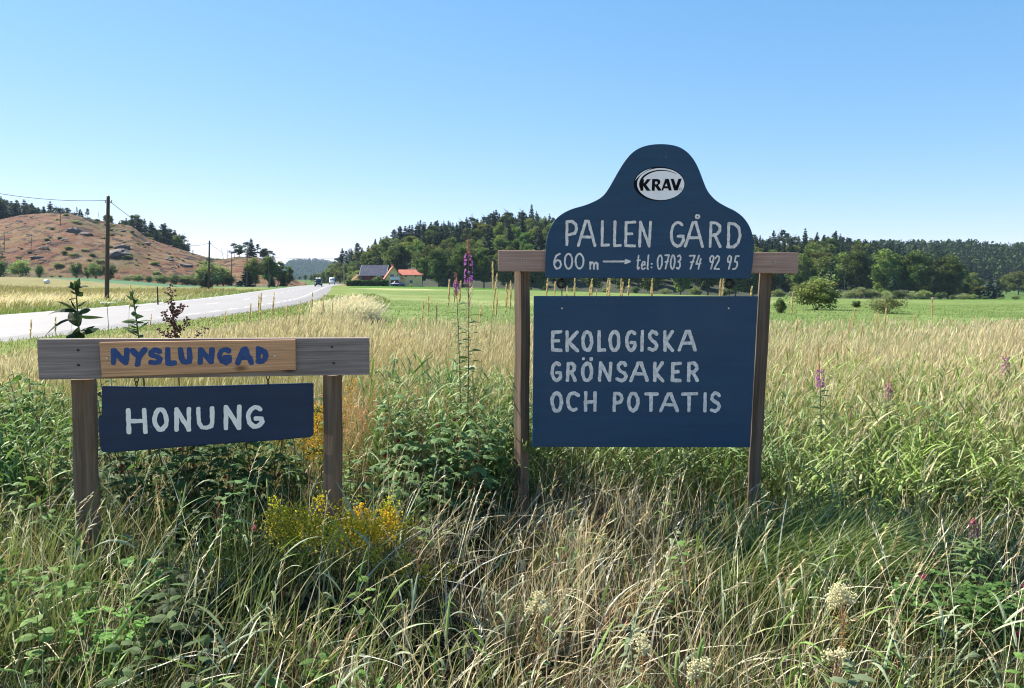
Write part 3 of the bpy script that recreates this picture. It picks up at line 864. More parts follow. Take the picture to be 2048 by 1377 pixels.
# ---- the small honey sign
SP = Plane(73, 3.13, 739, 3.44)
root = empty("honey_sign", SP.o, SP.rz)
tag(root, "low wooden honey sign, NYSLUNGAD HONUNG, grey beam on two posts", "sign")
mb = MB(); mb.poly_prism([SP.uv(*p) for p in ((73, 679), (739, 676.5), (739, 750), (77, 760))], 0.0, 0.045)
mb.build("beam", M['beam_grey'], root, bevel=0.004)
post(root, SP, (168, 757), (177, 1100), 0.086, rad(8), 0.098, 0.5)
post(root, SP, (665.5, 750), (666, 1000), 0.062, rad(-46), 0.085, 0.6)
PP = Off(SP, -0.021)
pl = outline_board("name_plank", M['pale_wood'], [PP.uv(*p) for p in ((198, 685), (591, 680), (591.5, 740), (203, 755))], -0.021, -0.002, root, 0.003)
zs = lambda L: Z(.3631, .3631, 40, 560, L)
c1 = zs([('N', 498, 605, 374, 474), ('Y', 608, 700, 372, 478), ('S', 706, 784, 372, 472), ('L', 797, 862, 370, 474), ('U', 872, 952, 370, 470), ('N', 978, 1072, 370, 468), ('G', 1088, 1168, 372, 470),
         ('A', 1184, 1288, 370, 470), ('D', 1296, 1366, 368, 464)])
lettering("name_lettering", M['blue_letter'], PP, c1, .0212, pl, -0.0222, wob=0.26, seed=6, square=True)
for X, Y in ((480, 430), (1403, 418)):
    screw(pl, PP, 40 + .3631 * X, 560 + .3631 * Y, .006, -0.0215)
for X, Y in ((320, 388), (322, 470), (1718, 370), (1728, 460)):
    screw(root, SP, 40 + .3631 * X, 560 + .3631 * Y, .0055, -0.0005, mat='iron')
HP = Off(SP, 0.004)
hon = [(203, 773.5), (240, 774), (300, 775), (420, 773), (540, 769.5), (612, 767.5), (627, 767.5), (627.5, 870), (622, 874.5), (560, 881), (420, 890), (300, 900), (215, 906.5), (204, 904), (200, 897),
       (196, 850), (196, 834), (203, 832)]
hb = outline_board("hanging_board", M['blue_dark'], [HP.uv(*p) for p in hon], 0.004, 0.030, root, 0.004)
c2 = zs([('H', 583, 702, 704, 852), ('O', 732, 817, 702, 838), ('N', 848, 946, 698, 840), ('U', 970, 1074, 696, 830), ('N', 1120, 1222, 688, 830), ('G', 1248, 1342, 688, 824)])
lettering("honey_lettering", M['honey_paint'], HP, c2, .0182, hb, 0.0026, wob=0.22, seed=7, square=True)
for px, y0, y1 in ((271, 758, 773), (535.5, 752, 770)):
    mb = MB()
    u_, _ = SP.uv(px, 760)
    zt, zb = SP.uv(px, y0 - 4)[1], SP.uv(px, y1 + 3)[1]
    H_ = zt - zb; n = 14
    for k, (cz, r_) in enumerate(((zt - H_ * .33, .0075), (zt - H_ * .68, .0075))):
        ring = [(u_ + r_ * math.cos(q * 2 * math.pi / n) * (1 if k == 0 else .35), 0.018 + r_ * math.cos(q * 2 * math.pi / n) * (.35 if k == 0 else 1), cz + r_ * 1.25 * math.sin(q * 2 * math.pi / n)) for q in range(n + 1)]
        mb.tubes([ring], [[.0022] * (n + 1)], 6)
    mb.tubes([[(u_, .018, zt + .01), (u_, .018, zt - H_ * .18)]], [[.0025, .0025]], 6)
    mb.tubes([[(u_, .018, zb - .01), (u_, .018, zb + H_ * .18)]], [[.0025, .0025]], 6)
    mb.build("chain_hook", M['iron'], root, smooth=True)
# ------------------------------------------------------------------ trees (built once per kind, then copied one by one)
PARK = []
def quads_at(mb, C, size, col, r, flatten=0.0, mat=0, asp=0.62, nrm=None):
    """Leaf sprays: one small bent quad per point."""
    n = len(C)
    d = unit(r.normal(0, 1, (n, 3)))
    if nrm is not None: d = unit(d * 0.8 + nrm)
    d[:, 2] *= (1 - flatten)
    d = unit(d); s = unit(np.cross(d, unit(r.normal(0, 1, (n, 3)))))
    mb.ribbon(C - d * (size * .5)[:, None], d, size, size * asp * 1.2, np.zeros(3) + np.array([0, 0, -.12]), s, K=2, prof=[.35, 1, .25], col=col, mat=mat)

def trunk_mb(h, r0, r, limbs=6, z0=.3, z1=.8, spread=.25, wob=.03):
    mb = MB(); n = 7
    z = np.linspace(-.6, h, n); P = np.stack([np.cumsum(r.normal(0, wob, n)) * h * .1, np.cumsum(r.normal(0, wob, n)) * h * .1, z], 1)
    P[:2, :2] *= 0.2
    mb.tubes([P], [np.linspace(r0, r0 * .18, n)], 7)
    for k in range(limbs):
        t = z0 + (z1 - z0) * (k + r.random()) / limbs; b0 = np.array([np.interp(t * h, z, P[:, i]) for i in range(3)])
        a = r.random() * 6.28; L = h * spread * (.7 + .6 * r.random())
        d = np.array([math.cos(a), math.sin(a), .5 + .6 * r.random()])
        tt = np.linspace(0, 1, 5)[:, None]
        mb.tubes([b0 + d * L * tt + np.array([0, 0, .25 * L]) * tt ** 2], [np.linspace(r0 * .38, r0 * .06, 5)], 5)
    return mb

def leafy_crown(h, w, low, r, clumps=34, per=62, leaf=.5, green=(.06, .105, .022), lump=.34):
    """Uneven crown of clumps: sprays sit on and inside each clump, gaps between clumps."""
    mb = MB(); green = np.array(green)
    zc, hz = (low + h) / 2, (h - low) / 2
    for k in range(clumps):
        d = unit(r.normal(0, 1, 3)); q = r.random() ** .35
        wz = math.sqrt(max(0.05, 1 - (d[2] * q) ** 2))
        c = np.array([d[0] * q * w * .72, d[1] * q * w * .72, zc + d[2] * q * hz * .82])
        R = w * lump * (.6 + .7 * r.random())
        n = int(per * (.7 + .6 * r.random()))
        u = unit(r.normal(0, 1, (n, 3))); u[:, 2] = u[:, 2] * .8 + .1
        P = c + u * R * (r.random((n, 1)) ** .4) * np.array([1, 1, .8])
        hue = green * (.72 + .6 * r.random()) * np.array([1 + .35 * r.random(), 1, .9 + .2 * r.random()])
        col = hue[None] * (.8 + .4 * r.random((n, 1)))
        quads_at(mb, P, leaf * (.7 + .6 * r.random(n)), col, r, .35, nrm=u)
    return mb

def make_leafy(h, w, low, seed, green, clumps=34, per=62, leaf=.5, bark='bark', name='leafy_tree'):
    r = np.random.default_rng(seed)
    e = empty(name, (0, 0, 0))
    trunk_mb(h * .8, h * .018, r, 7, .2, .85, .22).build('trunk', M[bark], e)
    leafy_crown(h, w, low, r, clumps, per, leaf, green).build('crown', M['crown'], e)
    PARK.append(e); return e

def make_spruce(h, w, seed, green=(.032, .060, .030), low=.08):
    r = np.random.default_rng(seed); e = empty('spruce_tree', (0, 0, 0)); green = np.array(green)
    trunk_mb(h * .98, h * .014, r, 0).build('trunk', M['bark'], e)
    mb = MB(); lv = 32
    for k in range(lv):
        t = k / (lv - 1); z = h * (low + (1 - low) * (t ** .92)) + r.normal(0, .12); L = w * (1 - t) ** .85 * (.8 + .35 * r.random()) + .12
        nb = max(4, int(9 - 4 * t)); a0 = r.random() * 6.28
        for j in range(nb):
            if r.random() < .1: continue
            a = a0 + j * 6.28 / nb + r.normal(0, .2); Lb = L * (.65 + .5 * r.random())
            d = np.array([math.cos(a), math.sin(a), -.12 - .25 * (1 - t) * r.random() + .35 * t]); n = max(3, int(3 + Lb * 2.6))
            f = (np.arange(n) + .6) / n
            P = np.array([0, 0, z]) + d * (Lb * f)[:, None] + np.array([0, 0, .10]) * (Lb * f ** 2)[:, None] + r.normal(0, .05 * w, (n, 3)) * .6
            col = green * (.7 + .65 * r.random((n, 1))) * np.array([1, 1, 1])
            sz = (.6 + .5 * r.random(n)) * (.9 + .16 * w) * (1.1 - .5 * t)
            sd = np.array([-math.sin(a), math.cos(a), 0])
            dd = unit(np.tile(d, (n, 1)) + sd * r.normal(0, .55, (n, 1)) + np.array([0, 0, -.25]) * r.random((n, 1)))
            ss = unit(np.cross(dd, np.array([0, 0, 1.]) + r.normal(0, .5, (n, 3))))
            mb.ribbon(P - dd * sz[:, None] * .35, dd, sz, sz * .62, np.array([0, 0, -.22]), ss, K=2, prof=[.5, 1, .1], col=col)
    mb.build('crown', M['needle'], e); PARK.append(e); return e

def make_pine(h, w, low, seed, green=(.050, .080, .044), clumps=15):
    r = np.random.default_rng(seed); e = empty('pine_tree', (0, 0, 0)); green = np.array(green)
    trunk_mb(h * .95, h * .014, r, 9, low, .95, .17, .06).build('trunk', M['bark'], e)
    mb = MB()
    for k in range(clumps):
        t = r.random(); z = h * (low + (1 - low) * t) - .3; a = r.random() * 6.28; q = w * (1 - t ** 2.2) * (.3 + .7 * r.random())
        c = np.array([math.cos(a) * q, math.sin(a) * q, z]); R = w * (.32 + .2 * r.random()); n = 70
        u = unit(r.normal(0, 1, (n, 3))); P = c + u * R * r.random((n, 1)) ** .5 * np.array([1, 1, .5])
        quads_at(mb, P, .5 * (.6 + .7 * r.random(n)), green * (.75 + .3 * r.random()) * (.75 + .5 * r.random((n, 1))), r, .3, nrm=u * .5, asp=.5)
    mb.build('crown', M['needle'], e); PARK.append(e); return e

def make_bush(h, w, seed, green, clumps=22, per=46, leaf=.22, name='bush'):
    r = np.random.default_rng(seed); e = empty(name, (0, 0, 0))
    mb = MB(); n = 9
    for k in range(n):
        a = r.random() * 6.28; tt = np.linspace(0, 1, 5)[:, None]; L = h * (.5 + .4 * r.random())
        mb.tubes([np.array([0, 0, -.15]) + np.array([math.cos(a) * .35, math.sin(a) * .35, 1]) * L * tt], [np.linspace(.02, .005, 5) * h * .5], 5)
    mb.build('stems', M['bark'], e)
    leafy_crown(h, w, h * .04, r, clumps, per, leaf, green, .36).build('foliage', M['crown'], e)
    PARK.append(e); return e

DEC = [make_leafy(15, 5.4, .4, 1, (.11, .17, .042), 48, 170, .50), make_leafy(16, 5.0, .4, 2, (.082, .142, .034), 50, 170, .49), make_leafy(13, 5.6, .2, 3, (.110, .165, .040), 50, 170, .49),
       make_leafy(17, 5.8, .2, 4, (.07, .122, .032), 60, 175, .52), make_leafy(12, 4.4, .3, 5, (.135, .165, .038), 44, 150, .46)]
SPR = [make_spruce(17, 3.9, 11), make_spruce(20, 4.2, 12, (.026, .050, .027)), make_spruce(14, 3.5, 13, (.036, .066, .034)), make_spruce(18, 3.5, 14, (.040, .062, .032))]
PIN = [make_pine(16, 3.2, .38, 21, clumps=22), make_pine(18, 3.0, .45, 22, clumps=22), make_pine(14, 3.4, .28, 23, (.058, .088, .048), clumps=22)]
BSH = [make_bush(3.0, 2.0, 31, (.18, .26, .10), 40, 120, .15), make_bush(3.0, 1.7, 32, (.09, .15, .055), 34, 110, .15), make_bush(2.4, 2.1, 33, (.17, .22, .10), 40, 90, .12)]
_used = set()
def place(kinds, i, x, y, z, rz, sc, label, cat, group=None):
    src = kinds[i % len(kinds)]
    if src.name in _used:
        o = copy_tree(src, (x, y, z), rz, sc)
    else:
        _used.add(src.name); o = src; o.location = (x, y, z); o.rotation_euler = (0, 0, rz); o.scale = (sc, sc, sc) if not isinstance(sc, tuple) else sc
    for k in ('group',):
        if k in o: del o[k]
    return tag(o, label, cat, group)
HS = {id(e): h for e, h in zip(DEC + SPR + PIN + BSH, (15, 16, 13, 17, 12, 17, 20, 14, 18, 16, 18, 14, 3, 3, 2.4))}

def tree_px(kinds, i, px, Y, top, zf, label, cat, group=None, base=None, wide=1.0):
    """A tree standing at column px and distance Y whose tip reaches row top of the photo."""
    x = (px - 1024) / F * Y
    z = float(zf(x, Y)) if base is None else at(px, base, Y).z
    h = at(px, top, Y).z - z
    s = max(h, .6) / HS[id(kinds[i % len(kinds)])]
    return place(kinds, i, x, Y, z - .1, random.random() * 6.28, (s * wide, s * wide, s), label, cat, group)

r = np.random.default_rng(5)
# the wood on the hill to the right of the road: skyline, slope, edge
LW = lambda kind, where: f"{kind} {where}"
def wood_place(px, where_set):
    if px < 1092: return "on the wooded hill behind the farm", "behind the farm"
    if px < 1508: return "in the wood hidden behind the blue sign", "behind the sign"
    return "in the wood right of the blue sign", "right of the sign"
DARK = (("dark pointed spruce", "spruces", SPR), ("open crowned pine", "pines", PIN))
def put_wood(px, Y, top, kind):
    w, g = wood_place(px, 0)
    if kind == 'd': tree_px(DEC, int(r.integers(5)), px, Y, top, right_hill_z, "rounded green leafy tree " + w, "leafy tree", "leafy trees " + g, wide=.85 + .35 * r.random())
    elif kind == 's': tree_px(SPR, int(r.integers(4)), px, Y, top, right_hill_z, "dark pointed spruce " + w, "spruce", "spruces " + g, wide=.9 + .3 * r.random())
    else: tree_px(PIN, int(r.integers(3)), px, Y, top, right_hill_z, "open crowned pine " + w, "pine", "pines " + g, wide=1 + .3 * r.random())
rows = [(1.0, 11, 'ssp'), (.86, 13, 'sssp'), (.70, 14, 'sspd'), (.55, 16, 'dssp'), (.41, 17, 'ddsd'), (.27, 18, 'ddsd'), (.13, 19, 'dddds')]
for ri, (ft, step, kinds) in enumerate(rows):
    px = 640 + r.random() * 10
    while px < 1950:
        hid = 1105 < px < 1492
        y0 = float(RH_FOOT(px)); Y = y0 + 125 * ft + r.normal(0, 5)
        k = kinds[int(r.integers(len(kinds)))]
        x = (px - 1024) / F * Y; z = float(right_hill_z(x, Y))
        h = {'s': 15, 'p': 13.5, 'd': 12}[k] * r.uniform(.78, 1.15)
        ytip = 562 - (z + h - CAM_H) * F / Y
        sky_ = float(RH_SKY(px)) + r.normal(3, 6)
        top = sky_ if ri == 0 else max(ytip, sky_ + 4 * ri)
        lim = 548 if px < 840 else 566       # keep the farm's surroundings open
        if top < lim and not (Y < 278 and 700 < px < 840) and not (px < 700 and ri > 4):
            put_wood(px, Y, top, k)
        px += step * (.7 + .6 * r.random()) * (1.8 if hid else 1.0)
# single trees one can point at
one = lambda kinds, i, px, Y, top, label, cat="leafy tree", base=None, wide=1.0, zf=base_z: tree_px(kinds, i, px, Y, top, zf, label, cat, None, base, wide)
one(DEC, 3, 878, 243, 489, "big dark green tree just right of the yellow house", wide=.92)
one(DEC, 1, 846, 246, 512, "small dark tree touching the yellow house's right wing", wide=.7)
one(DEC, 3, 925, 240, 484, "broad leafy tree behind the purple fireweed spike", wide=1.05)
one(DEC, 1, 968, 238, 490, "leafy tree left of the blue sign's beam end", wide=1.0)
one(DEC, 0, 1015, 237, 497, "tree at the field edge behind the left beam end", wide=1.0)
one(DEC, 3, 1062, 236, 492, "tree at the field edge behind the left sign post", wide=1.0)
one(DEC, 4, 986, 318, 446, "yellow green birch high in the wood above the fireweed", zf=right_hill_z, wide=.8)
one(DEC, 2, 752, 300, 483, "light green tree above the barn's black roof", zf=right_hill_z, wide=.9)
one(DEC, 2, 772, 330, 468, "pale green tree higher up behind the barn roof", zf=right_hill_z, wide=.8)
for k, (px, top) in enumerate(((1085, 520), (1130, 500), (1185, 515), (1245, 505), (1300, 500), (1360, 512), (1415, 502), (1470, 510), (1505, 520))):
    tree_px(DEC, k, px, 236, top, base_z, "field edge tree seen through the gap between the blue boards", "leafy tree", "trees seen in the gap between the boards")
one(DEC, 1, 1540, 240, 505, "leafy tree behind the blue sign's right beam end", wide=1.0)
one(DEC, 0, 1600, 243, 500, "leafy tree rising behind the large willow bush", wide=.9)
one(DEC, 2, 1650, 240, 505, "light tree between the willow bush and the grey pole", wide=1.0)
one(DEC, 3, 1710, 240, 492, "tall leafy tree right of the thin grey pole", wide=.9)
one(DEC, 0, 1765, 242, 490, "leafy tree above the scrubby bushes", wide=1.0)
one(DEC, 3, 1830, 238, 492, "wide dark tree near the right end of the wood", wide=1.05)
one(DEC, 3, 1895, 234, 502, "great dark tree at the right corner of the wood", wide=1.1)
one(SPR, 0, 1660, 232, 520, "slim dark spruce standing before the wood left of the pole", "spruce", wide=.8)
one(SPR, 2, 1784, 228, 548, "short spruce before the wood beyond the scrub", "spruce", wide=1.1)
one(SPR, 2, 1977, 250, 552, "left one of two small spruces in the open gap", "spruce", wide=1.2)
one(SPR, 0, 1993, 252, 557, "right one of two small spruces in the open gap", "spruce", wide=1.3)
one(DEC, 2, 2035, 330, 538, "round light tree on the far right below the ridge", wide=1.2)
one(DEC, 0, 2010, 360, 545, "round tree below the ridge beside the two small spruces", wide=1.1)
one(DEC, 2, 2070, 300, 540, "leafy tree at the far right edge of the picture", wide=1.2)
one(DEC, 4, 1957, 262, 568, "low round yellow green tree right of the wood's corner", wide=1.4)
# bushes in front of the wood and on the field edge
for k, (px, Y, top, base) in enumerate(((1555, 226, 578, 600), (1600, 224, 577, 599), (1720, 222, 574, 600), (1742, 222, 578, 600), (1798, 220, 580, 601), (1822, 220, 582, 601), (1846, 219, 580, 601),
        (1902, 218, 590, 604), (1925, 216, 586, 605), (1945, 214, 588, 606), (1968, 214, 592, 606), (2000, 212, 594, 607), (2030, 210, 590, 608), (1880, 220, 584, 602), (1700, 223, 580, 600), (1770, 221, 581, 600),
        (1090, 228, 572, 590), (1150, 228, 574, 590), (1210, 227, 576, 592), (1270, 227, 572, 592), (1330, 226, 576, 594), (1390, 226, 574, 595), (1450, 226, 577, 596))):
    tree_px(BSH, k, px, Y, top, base_z, "low bush in the row along the foot of the wood" if px > 1508 else "dark bush at the field edge between the boards", "bush",
            "bushes along the foot of the wood" if px > 1508 else "bushes between the boards", None, 1.5)
one(BSH, 0, 1632, 46, 548, "large round willow bush standing beyond the tall grass", "bush", wide=1.22)
one(BSH, 1, 1561, 40, 592, "narrow bush beside the right sign post", "bush", wide=.9)
one(BSH, 1, 1712, 52, 604, "small dark bush between the willow and the feathery scrub", "bush", wide=1.1)
one(BSH, 2, 1773, 40, 586, "feathery grey green willow scrub at the crop's edge", "bush", wide=1.25)
# trees left of the road: behind the bare hill
def left_tree(px, Y, top, kinds, i, label, cat, group, wide=1.0):
    tree_px(kinds, i, px, Y, top, left_hill_z, label, cat, group, None, wide)
sky_l = prof([(-300, 470), (-120, 420), (0, 402), (25, 398), (50, 408), (100, 414), (150, 418), (165, 424), (230, 438), (262, 436), (300, 446), (330, 452), (370, 474), (400, 500)])
px = -150.0; k = 0
while px < 165:
    for dY in (0, 26):
        left_tree(px + r.normal(0, 4), 345 + dY + r.random() * 12, float(sky_l(px)) + r.normal(2, 5) - dY * .2, (SPR, SPR, PIN)[k % 3], k, "dark conifer of the close stand behind the bare hill's top", "conifer",
                  "conifers behind the top of the bare hill", 1.5); k += 1
    px += 8 + 6 * r.random()
for j, px in enumerate((172, 184, 216, 224, 231, 238, 246, 253, 260, 266, 271, 277, 283, 289, 296, 302, 308, 313, 318, 322, 326, 331, 336, 341, 346, 350, 355, 360, 364, 369, 373, 378, 384, 390, 311, 321, 333, 344, 353)):
    left_tree(px, 338 + 14 * (j % 3), float(sky_l(px)) + r.normal(1, 7), (SPR, PIN, SPR, DEC)[j % 4], j, "conifer in the row down the bare hill's right shoulder", "conifer", "conifers down the right shoulder of the bare hill", .95 + .5 * r.random())
one(PIN, 1, 163, 340, 414, "lone thin pine with a flat crown on the bare hilltop", "pine", wide=.5, zf=left_hill_z)
for j, (px, top) in enumerate(((472, 482), (482, 488), (497, 479), (506, 478), (519, 488), (532, 494), (544, 497))):
    left_tree(px, 300 + 8 * (j % 3), top, (PIN, DEC, PIN, SPR, PIN, DEC, PIN)[j], (2, 1, 2, 2, 0, 3, 2)[j], "tree on the knoll at the road bend", "tree", "trees on the knoll at the road bend", 1.25)
for j, (px, Y, top, lab, wd) in enumerate(((512, 205, 510, "large bright leafy tree beside the road bend", 1.0), (540, 215, 506, "leafy tree right of the large one at the bend", .9), (562, 225, 520, "darker leafy tree at the bend nearest the road", .9),
        (578, 240, 530, "low leafy tree closest to the road at the bend", 1.1))):
    one(DEC, (0, 3, 1, 1)[j], px, Y, top, lab, wide=wd)
one(SPR, 2, 494, 196, 535, "dense dark juniper shaped tree behind a pole at the bend", "spruce", wide=1.9)
one(SPR, 2, 415, 150, 545, "rounded dark evergreen right behind the second pole", "spruce", wide=1.6)
one(SPR, 0, 545, 196, 548, "small dark evergreen right of the big leafy tree", "spruce", wide=1.5)
one(SPR, 0, 568, 215, 548, "small evergreen by the leaning stay pole", "spruce", wide=1.5)
for j, (px, Y, top, wd, lab) in enumerate(((4, 190, 517, 1.0, "dark bush cut by the picture's left edge"), (45, 195, 519, 1.15, "large round bush left of the white bale"), (82, 188, 528, .9, "smaller round bush just left of the white bale"),
        (156, 212, 524, .9, "round bush left of the first pole below the hill"), (195, 214, 526, 1.0, "bush just left of the first pole"), (222, 215, 527, .95, "bush just right of the first pole"), (178, 214, 533, .8, "low bush between two round bushes left of the first pole"),
        (425, 216, 524, 1.2, "grey green bush behind the second pole"), (448, 220, 536, 1.0, "low bush between the second and third poles"))):
    one(BSH, (1, 0, 1, 1, 0, 1, 1, 0, 0)[j], px, Y, top, lab, "bush", wide=wd * .95)
for j, px in enumerate((107, 124, 262, 279, 300, 318, 330, 352, 366, 376, 392, 402, 436, 460)):
    tree_px(BSH, j, px, 219, 551 - (j % 4) * .9, base_z, "low bush in the line along the foot of the bare hill", "bush", "bushes along the foot of the bare hill", None, 1.4)
# scrub on the bare hill, boulders
for j in range(130):
    px = r.uniform(-30, 450); t = r.uniform(.1, .95); Y = LH_Y0 + (LH_Y1 - LH_Y0) * t * .8; x = (px - 1024) / F * Y
    s = .16 + .40 * r.random() ** 2.2
    place(BSH, int(r.integers(3)), x, Y, float(left_hill_z(x, Y)) - .1, r.random() * 6, (s * 2.0, s * 2.0, s * .8), "small scrubby bush on the bare brown hillside", "bush", "scrub on the bare hillside")
m, nt, b = new_mat("hill_rock")
g1 = noise(nt, .9, 8, .7, obj_coords(nt))
nt.links.new(ramp(nt, g1, [(.3, (.05, .038, .036)), (.55, (.11, .085, .078)), (.75, (.23, .18, .155))]), b.inputs["Base Color"]); b.inputs["Roughness"].default_value = .9  # rock tones lowered to carry the shade of the camera-facing sides
bump(nt, b, g1, .8, .4); M['rock'] = m
def rock_mesh(seed, w, d, h):
    q = np.random.default_rng(seed); bm = bmesh.new(); bmesh.ops.create_icosphere(bm, subdivisions=3, radius=1)
    pl = unit(q.normal(0, 1, (14, 3))); of = .55 + .4 * q.random(14)
    for v in bm.verts:
        p = np.array(v.co[:]); k = min(of[i] / max(1e-3, p @ pl[i]) if p @ pl[i] > 0 else 9 for i in range(14))
        p = p * min(1, k) * (1 + .06 * q.normal()); v.co = (p[0] * w, p[1] * d, p[2] * h)
    me = bpy.data.meshes.new('boulder'); bm.to_mesh(me); bm.free(); me.materials.append(M['rock']); return me
RK = [rock_mesh(3, 1, .8, .6), rock_mesh(5, 1, .8, .5), rock_mesh(8, 1, 1, .7)]
def rock(px, py, Y, w, label, i=0, hh=1.0, group=None):
    p = at(px, py, Y); z = float(left_hill_z(p.x, Y)) if px < 620 else float(base_z(p.x, Y))
    o = link(bpy.data.objects.new('boulder', RK[i % 3])); o.location = (p.x, Y, z - w * .05); o.rotation_euler = (0, 0, px * 1.7); o.scale = (w * 1.15, w, w * hh * 1.25)
    tag(o, label, "boulder", group)
def on_hill(px, py):
    """Distance at which the sight line through a pixel meets the bare hill."""
    for Y in np.arange(LH_Y0 - 2, LH_Y1 + 20, .5):
        p = at(px, py, Y)
        if left_hill_z(p.x, Y) > p.z: return Y
    return LH_Y1
for k, (px, py, w, hh, lab) in enumerate(((238, 512, 4.6, .95, "long dark rock face on the hillside right of the first pole"), (246, 498, 2.4, 1.0, "smaller dark rock above the long rock face"), 
        (150, 464, 2.8, .8, "dark rock near the hilltop left of the first pole"), (172, 470, 2.2, .7, "rock beside the dark rock near the hilltop"), (76, 516, 2.0, .5, "pale flat rock low on the hill near the left edge"),
        (338, 520, 1.7, .6, "small rock on the hill's right slope"), (372, 532, 2.4, .6, "rock on the lower right slope near the second pole"), (292, 488, 1.7, .6, "rock halfway up the hill's right slope"))):
    rock(px, py, on_hill(px, py), w, lab, k, hh)
for k in range(20):
    px, py = r.uniform(0, 470), 0; t = r.uniform(.05, .9); Y = LH_Y0 + (LH_Y1 - LH_Y0) * t
    rock(px, 540, Y, .25 + .9 * r.random() ** 3, "small stone scattered on the bare brown hillside", k, .7, "stones on the bare hillside")
# dead stems left standing on the cleared hill
dm = MB(); dm.tubes([[(0, 0, -.3), (.05, 0, 3), (.0, .1, 6.2)]], [[.11, .08, .02]], 5); dm.tubes([[(0, 0, 3.2), (.6, .1, 3.9)]], [[.04, .01]], 4); dm.tubes([[(0, 0, 4.3), (-.5, .1, 4.9)]], [[.03, .01]], 4)
d0 = dm.build('dead_trunk', M['bark'])
for k, (px, py, s, lab) in enumerate(((121, 452, 1.15, "bare dead trunk standing tallest on the bare hilltop"), (8, 505, 1.1, "dead trunk near the picture's left edge on the hill"), (62, 508, 1.0, "thin dead trunk low on the bare hill"), (199, 440, .9, "thin dead trunk on the skyline left of the first pole"),
        (447, 515, .9, "dead trunk left of the pines on the knoll"), (455, 517, .8, "shorter dead trunk beside the pines on the knoll"))):
    o = d0 if k == 0 else link(d0.copy()); Y = on_hill(px, py); p = at(px, py, Y); o.location = (p.x, Y, float(left_hill_z(p.x, Y))); o.rotation_euler = (.05 * k, .04, k * 1.3); o.scale = (s, s, s)
    tag(o, lab, "dead tree")
# fallen pale logs
lm = MB(); lm.tubes([[(-1, 0, .1), (0, .1, .16), (1, 0, .08)]], [[.14, .12, .08]], 6); lm.tubes([[(.2, 0, .14), (.5, .3, .4)]], [[.05, .02]], 4)
l0 = lm.build('fallen_log', M['pale_bark'])
for k in range(38):
    px = r.uniform(10, 440); t = r.uniform(.05, .85); Y = LH_Y0 + (LH_Y1 - LH_Y0) * t; x = (px - 1024) / F * Y
    o = l0 if k == 0 else link(l0.copy()); o.location = (x, Y, float(left_hill_z(x, Y)) + .15); o.rotation_euler = (0, .1, r.random() * 3.1); s = .8 + 1.3 * r.random(); o.scale = (s, s, s)
    tag(o, "pale fallen log lying on the bare brown hillside", "log", "fallen logs on the bare hillside")

# far woods, one mass each
def far_wood(name, label, zf, x0, x1, yc, dy, n, hmin, hmax, seed, mixd=.3, msz=(26, .17)):
    q = np.random.default_rng(seed); mb = MB()
    Y = yc - dy * q.random(n) ** .7 * .95; px = q.uniform(x0, x1, n); X = (px - 1024) / F * Y; Zb = zf(X, Y); H = q.uniform(hmin, hmax, n)
    ms = msz[0]; dec = q.random(n) < mixd
    t = q.random((n, ms)); a = q.random((n, ms)) * 6.28
    rad_ = np.where(dec[:, None], np.sin(np.pi * np.clip(t * .9 + .1, 0, 1)) * .30, (1 - t) * .22 + .01) * H[:, None] * (.4 + .6 * q.random((n, ms)))
    P = np.stack([X[:, None] + np.cos(a) * rad_, Y[:, None] + np.sin(a) * rad_, Zb[:, None] + H[:, None] * (.05 + .95 * t)], -1).reshape(-1, 3)
    col = np.where(dec[:, None], np.array([[.062, .10, .026]]), np.array([[.020, .040, .021]])) * q.uniform(.7, 1.3, (n, 1))
    col = np.repeat(col, ms, 0) * q.uniform(.75, 1.25, (n * ms, 1))
    sz = np.repeat(H * msz[1], ms) * q.uniform(.7, 1.4, n * ms) * np.where(dec.repeat(ms), 1.25, 1 - .55 * t.ravel())
    quads_at(mb, P, sz, col, q, .4, asp=.7)
    tag(mb.build(name, M['needle']), label, None, None, 'stuff')
far_wood('far_forest', "far blue wood at the end of the road", zfarA, 510, 790, 2500, 420, 4200, 14, 20, 71, .3, (30, .13))
far_wood('far_ridge_forest', "far dark wood covering the ridge at the right", zfarB, 1610, 2300, 760, 250, 3200, 11, 17, 72, .35, (64, .085))
for j, (px, Y, top) in enumerate(((600, 620, 551), (612, 610, 549), (624, 590, 548), (634, 560, 546), (642, 540, 543), (651, 500, 540), (660, 460, 537), (668, 430, 532), (676, 400, 530), (684, 372, 528), (692, 350, 524), (702, 330, 530), (712, 312, 528))):
    tree_px(DEC, j, px, Y, top, base_z, "leafy tree in the row right of the far road", "leafy tree", "leafy trees right of the far road", None, 1.2)
# ------------------------------------------------------------------ farm, hedge, vehicles, poles
def paintm(name, c, rough=.5, var=.08): M[name] = simple(name, c, rough, var, 1.5)
def board_wall(name, col):
    m, nt, b = new_mat(name)
    tc = obj_coords(nt, (1, 1, 1)); w = N(nt, "ShaderNodeTexWave", wave_type='BANDS', bands_direction='X'); w.inputs["Scale"].default_value = 2.4; nt.links.new(tc, w.inputs[0])
    f = noise(nt, 1.3, 5, .6, tc)
    c = mixc(nt, .5, ramp(nt, f, [(.3, tuple(x * .8 for x in col)), (.7, tuple(min(1, x * 1.1) for x in col))]), ramp(nt, w.outputs[0], [(.0, (.55,) * 3), (.2, (1, 1, 1))]), 'MULTIPLY')
    nt.links.new(c, b.inputs["Base Color"]); b.inputs["Roughness"].default_value = .8; M[name] = m
board_wall("yellow_boards", (.95, .66, .31)); board_wall("red_boards", (.20, .030, .028))
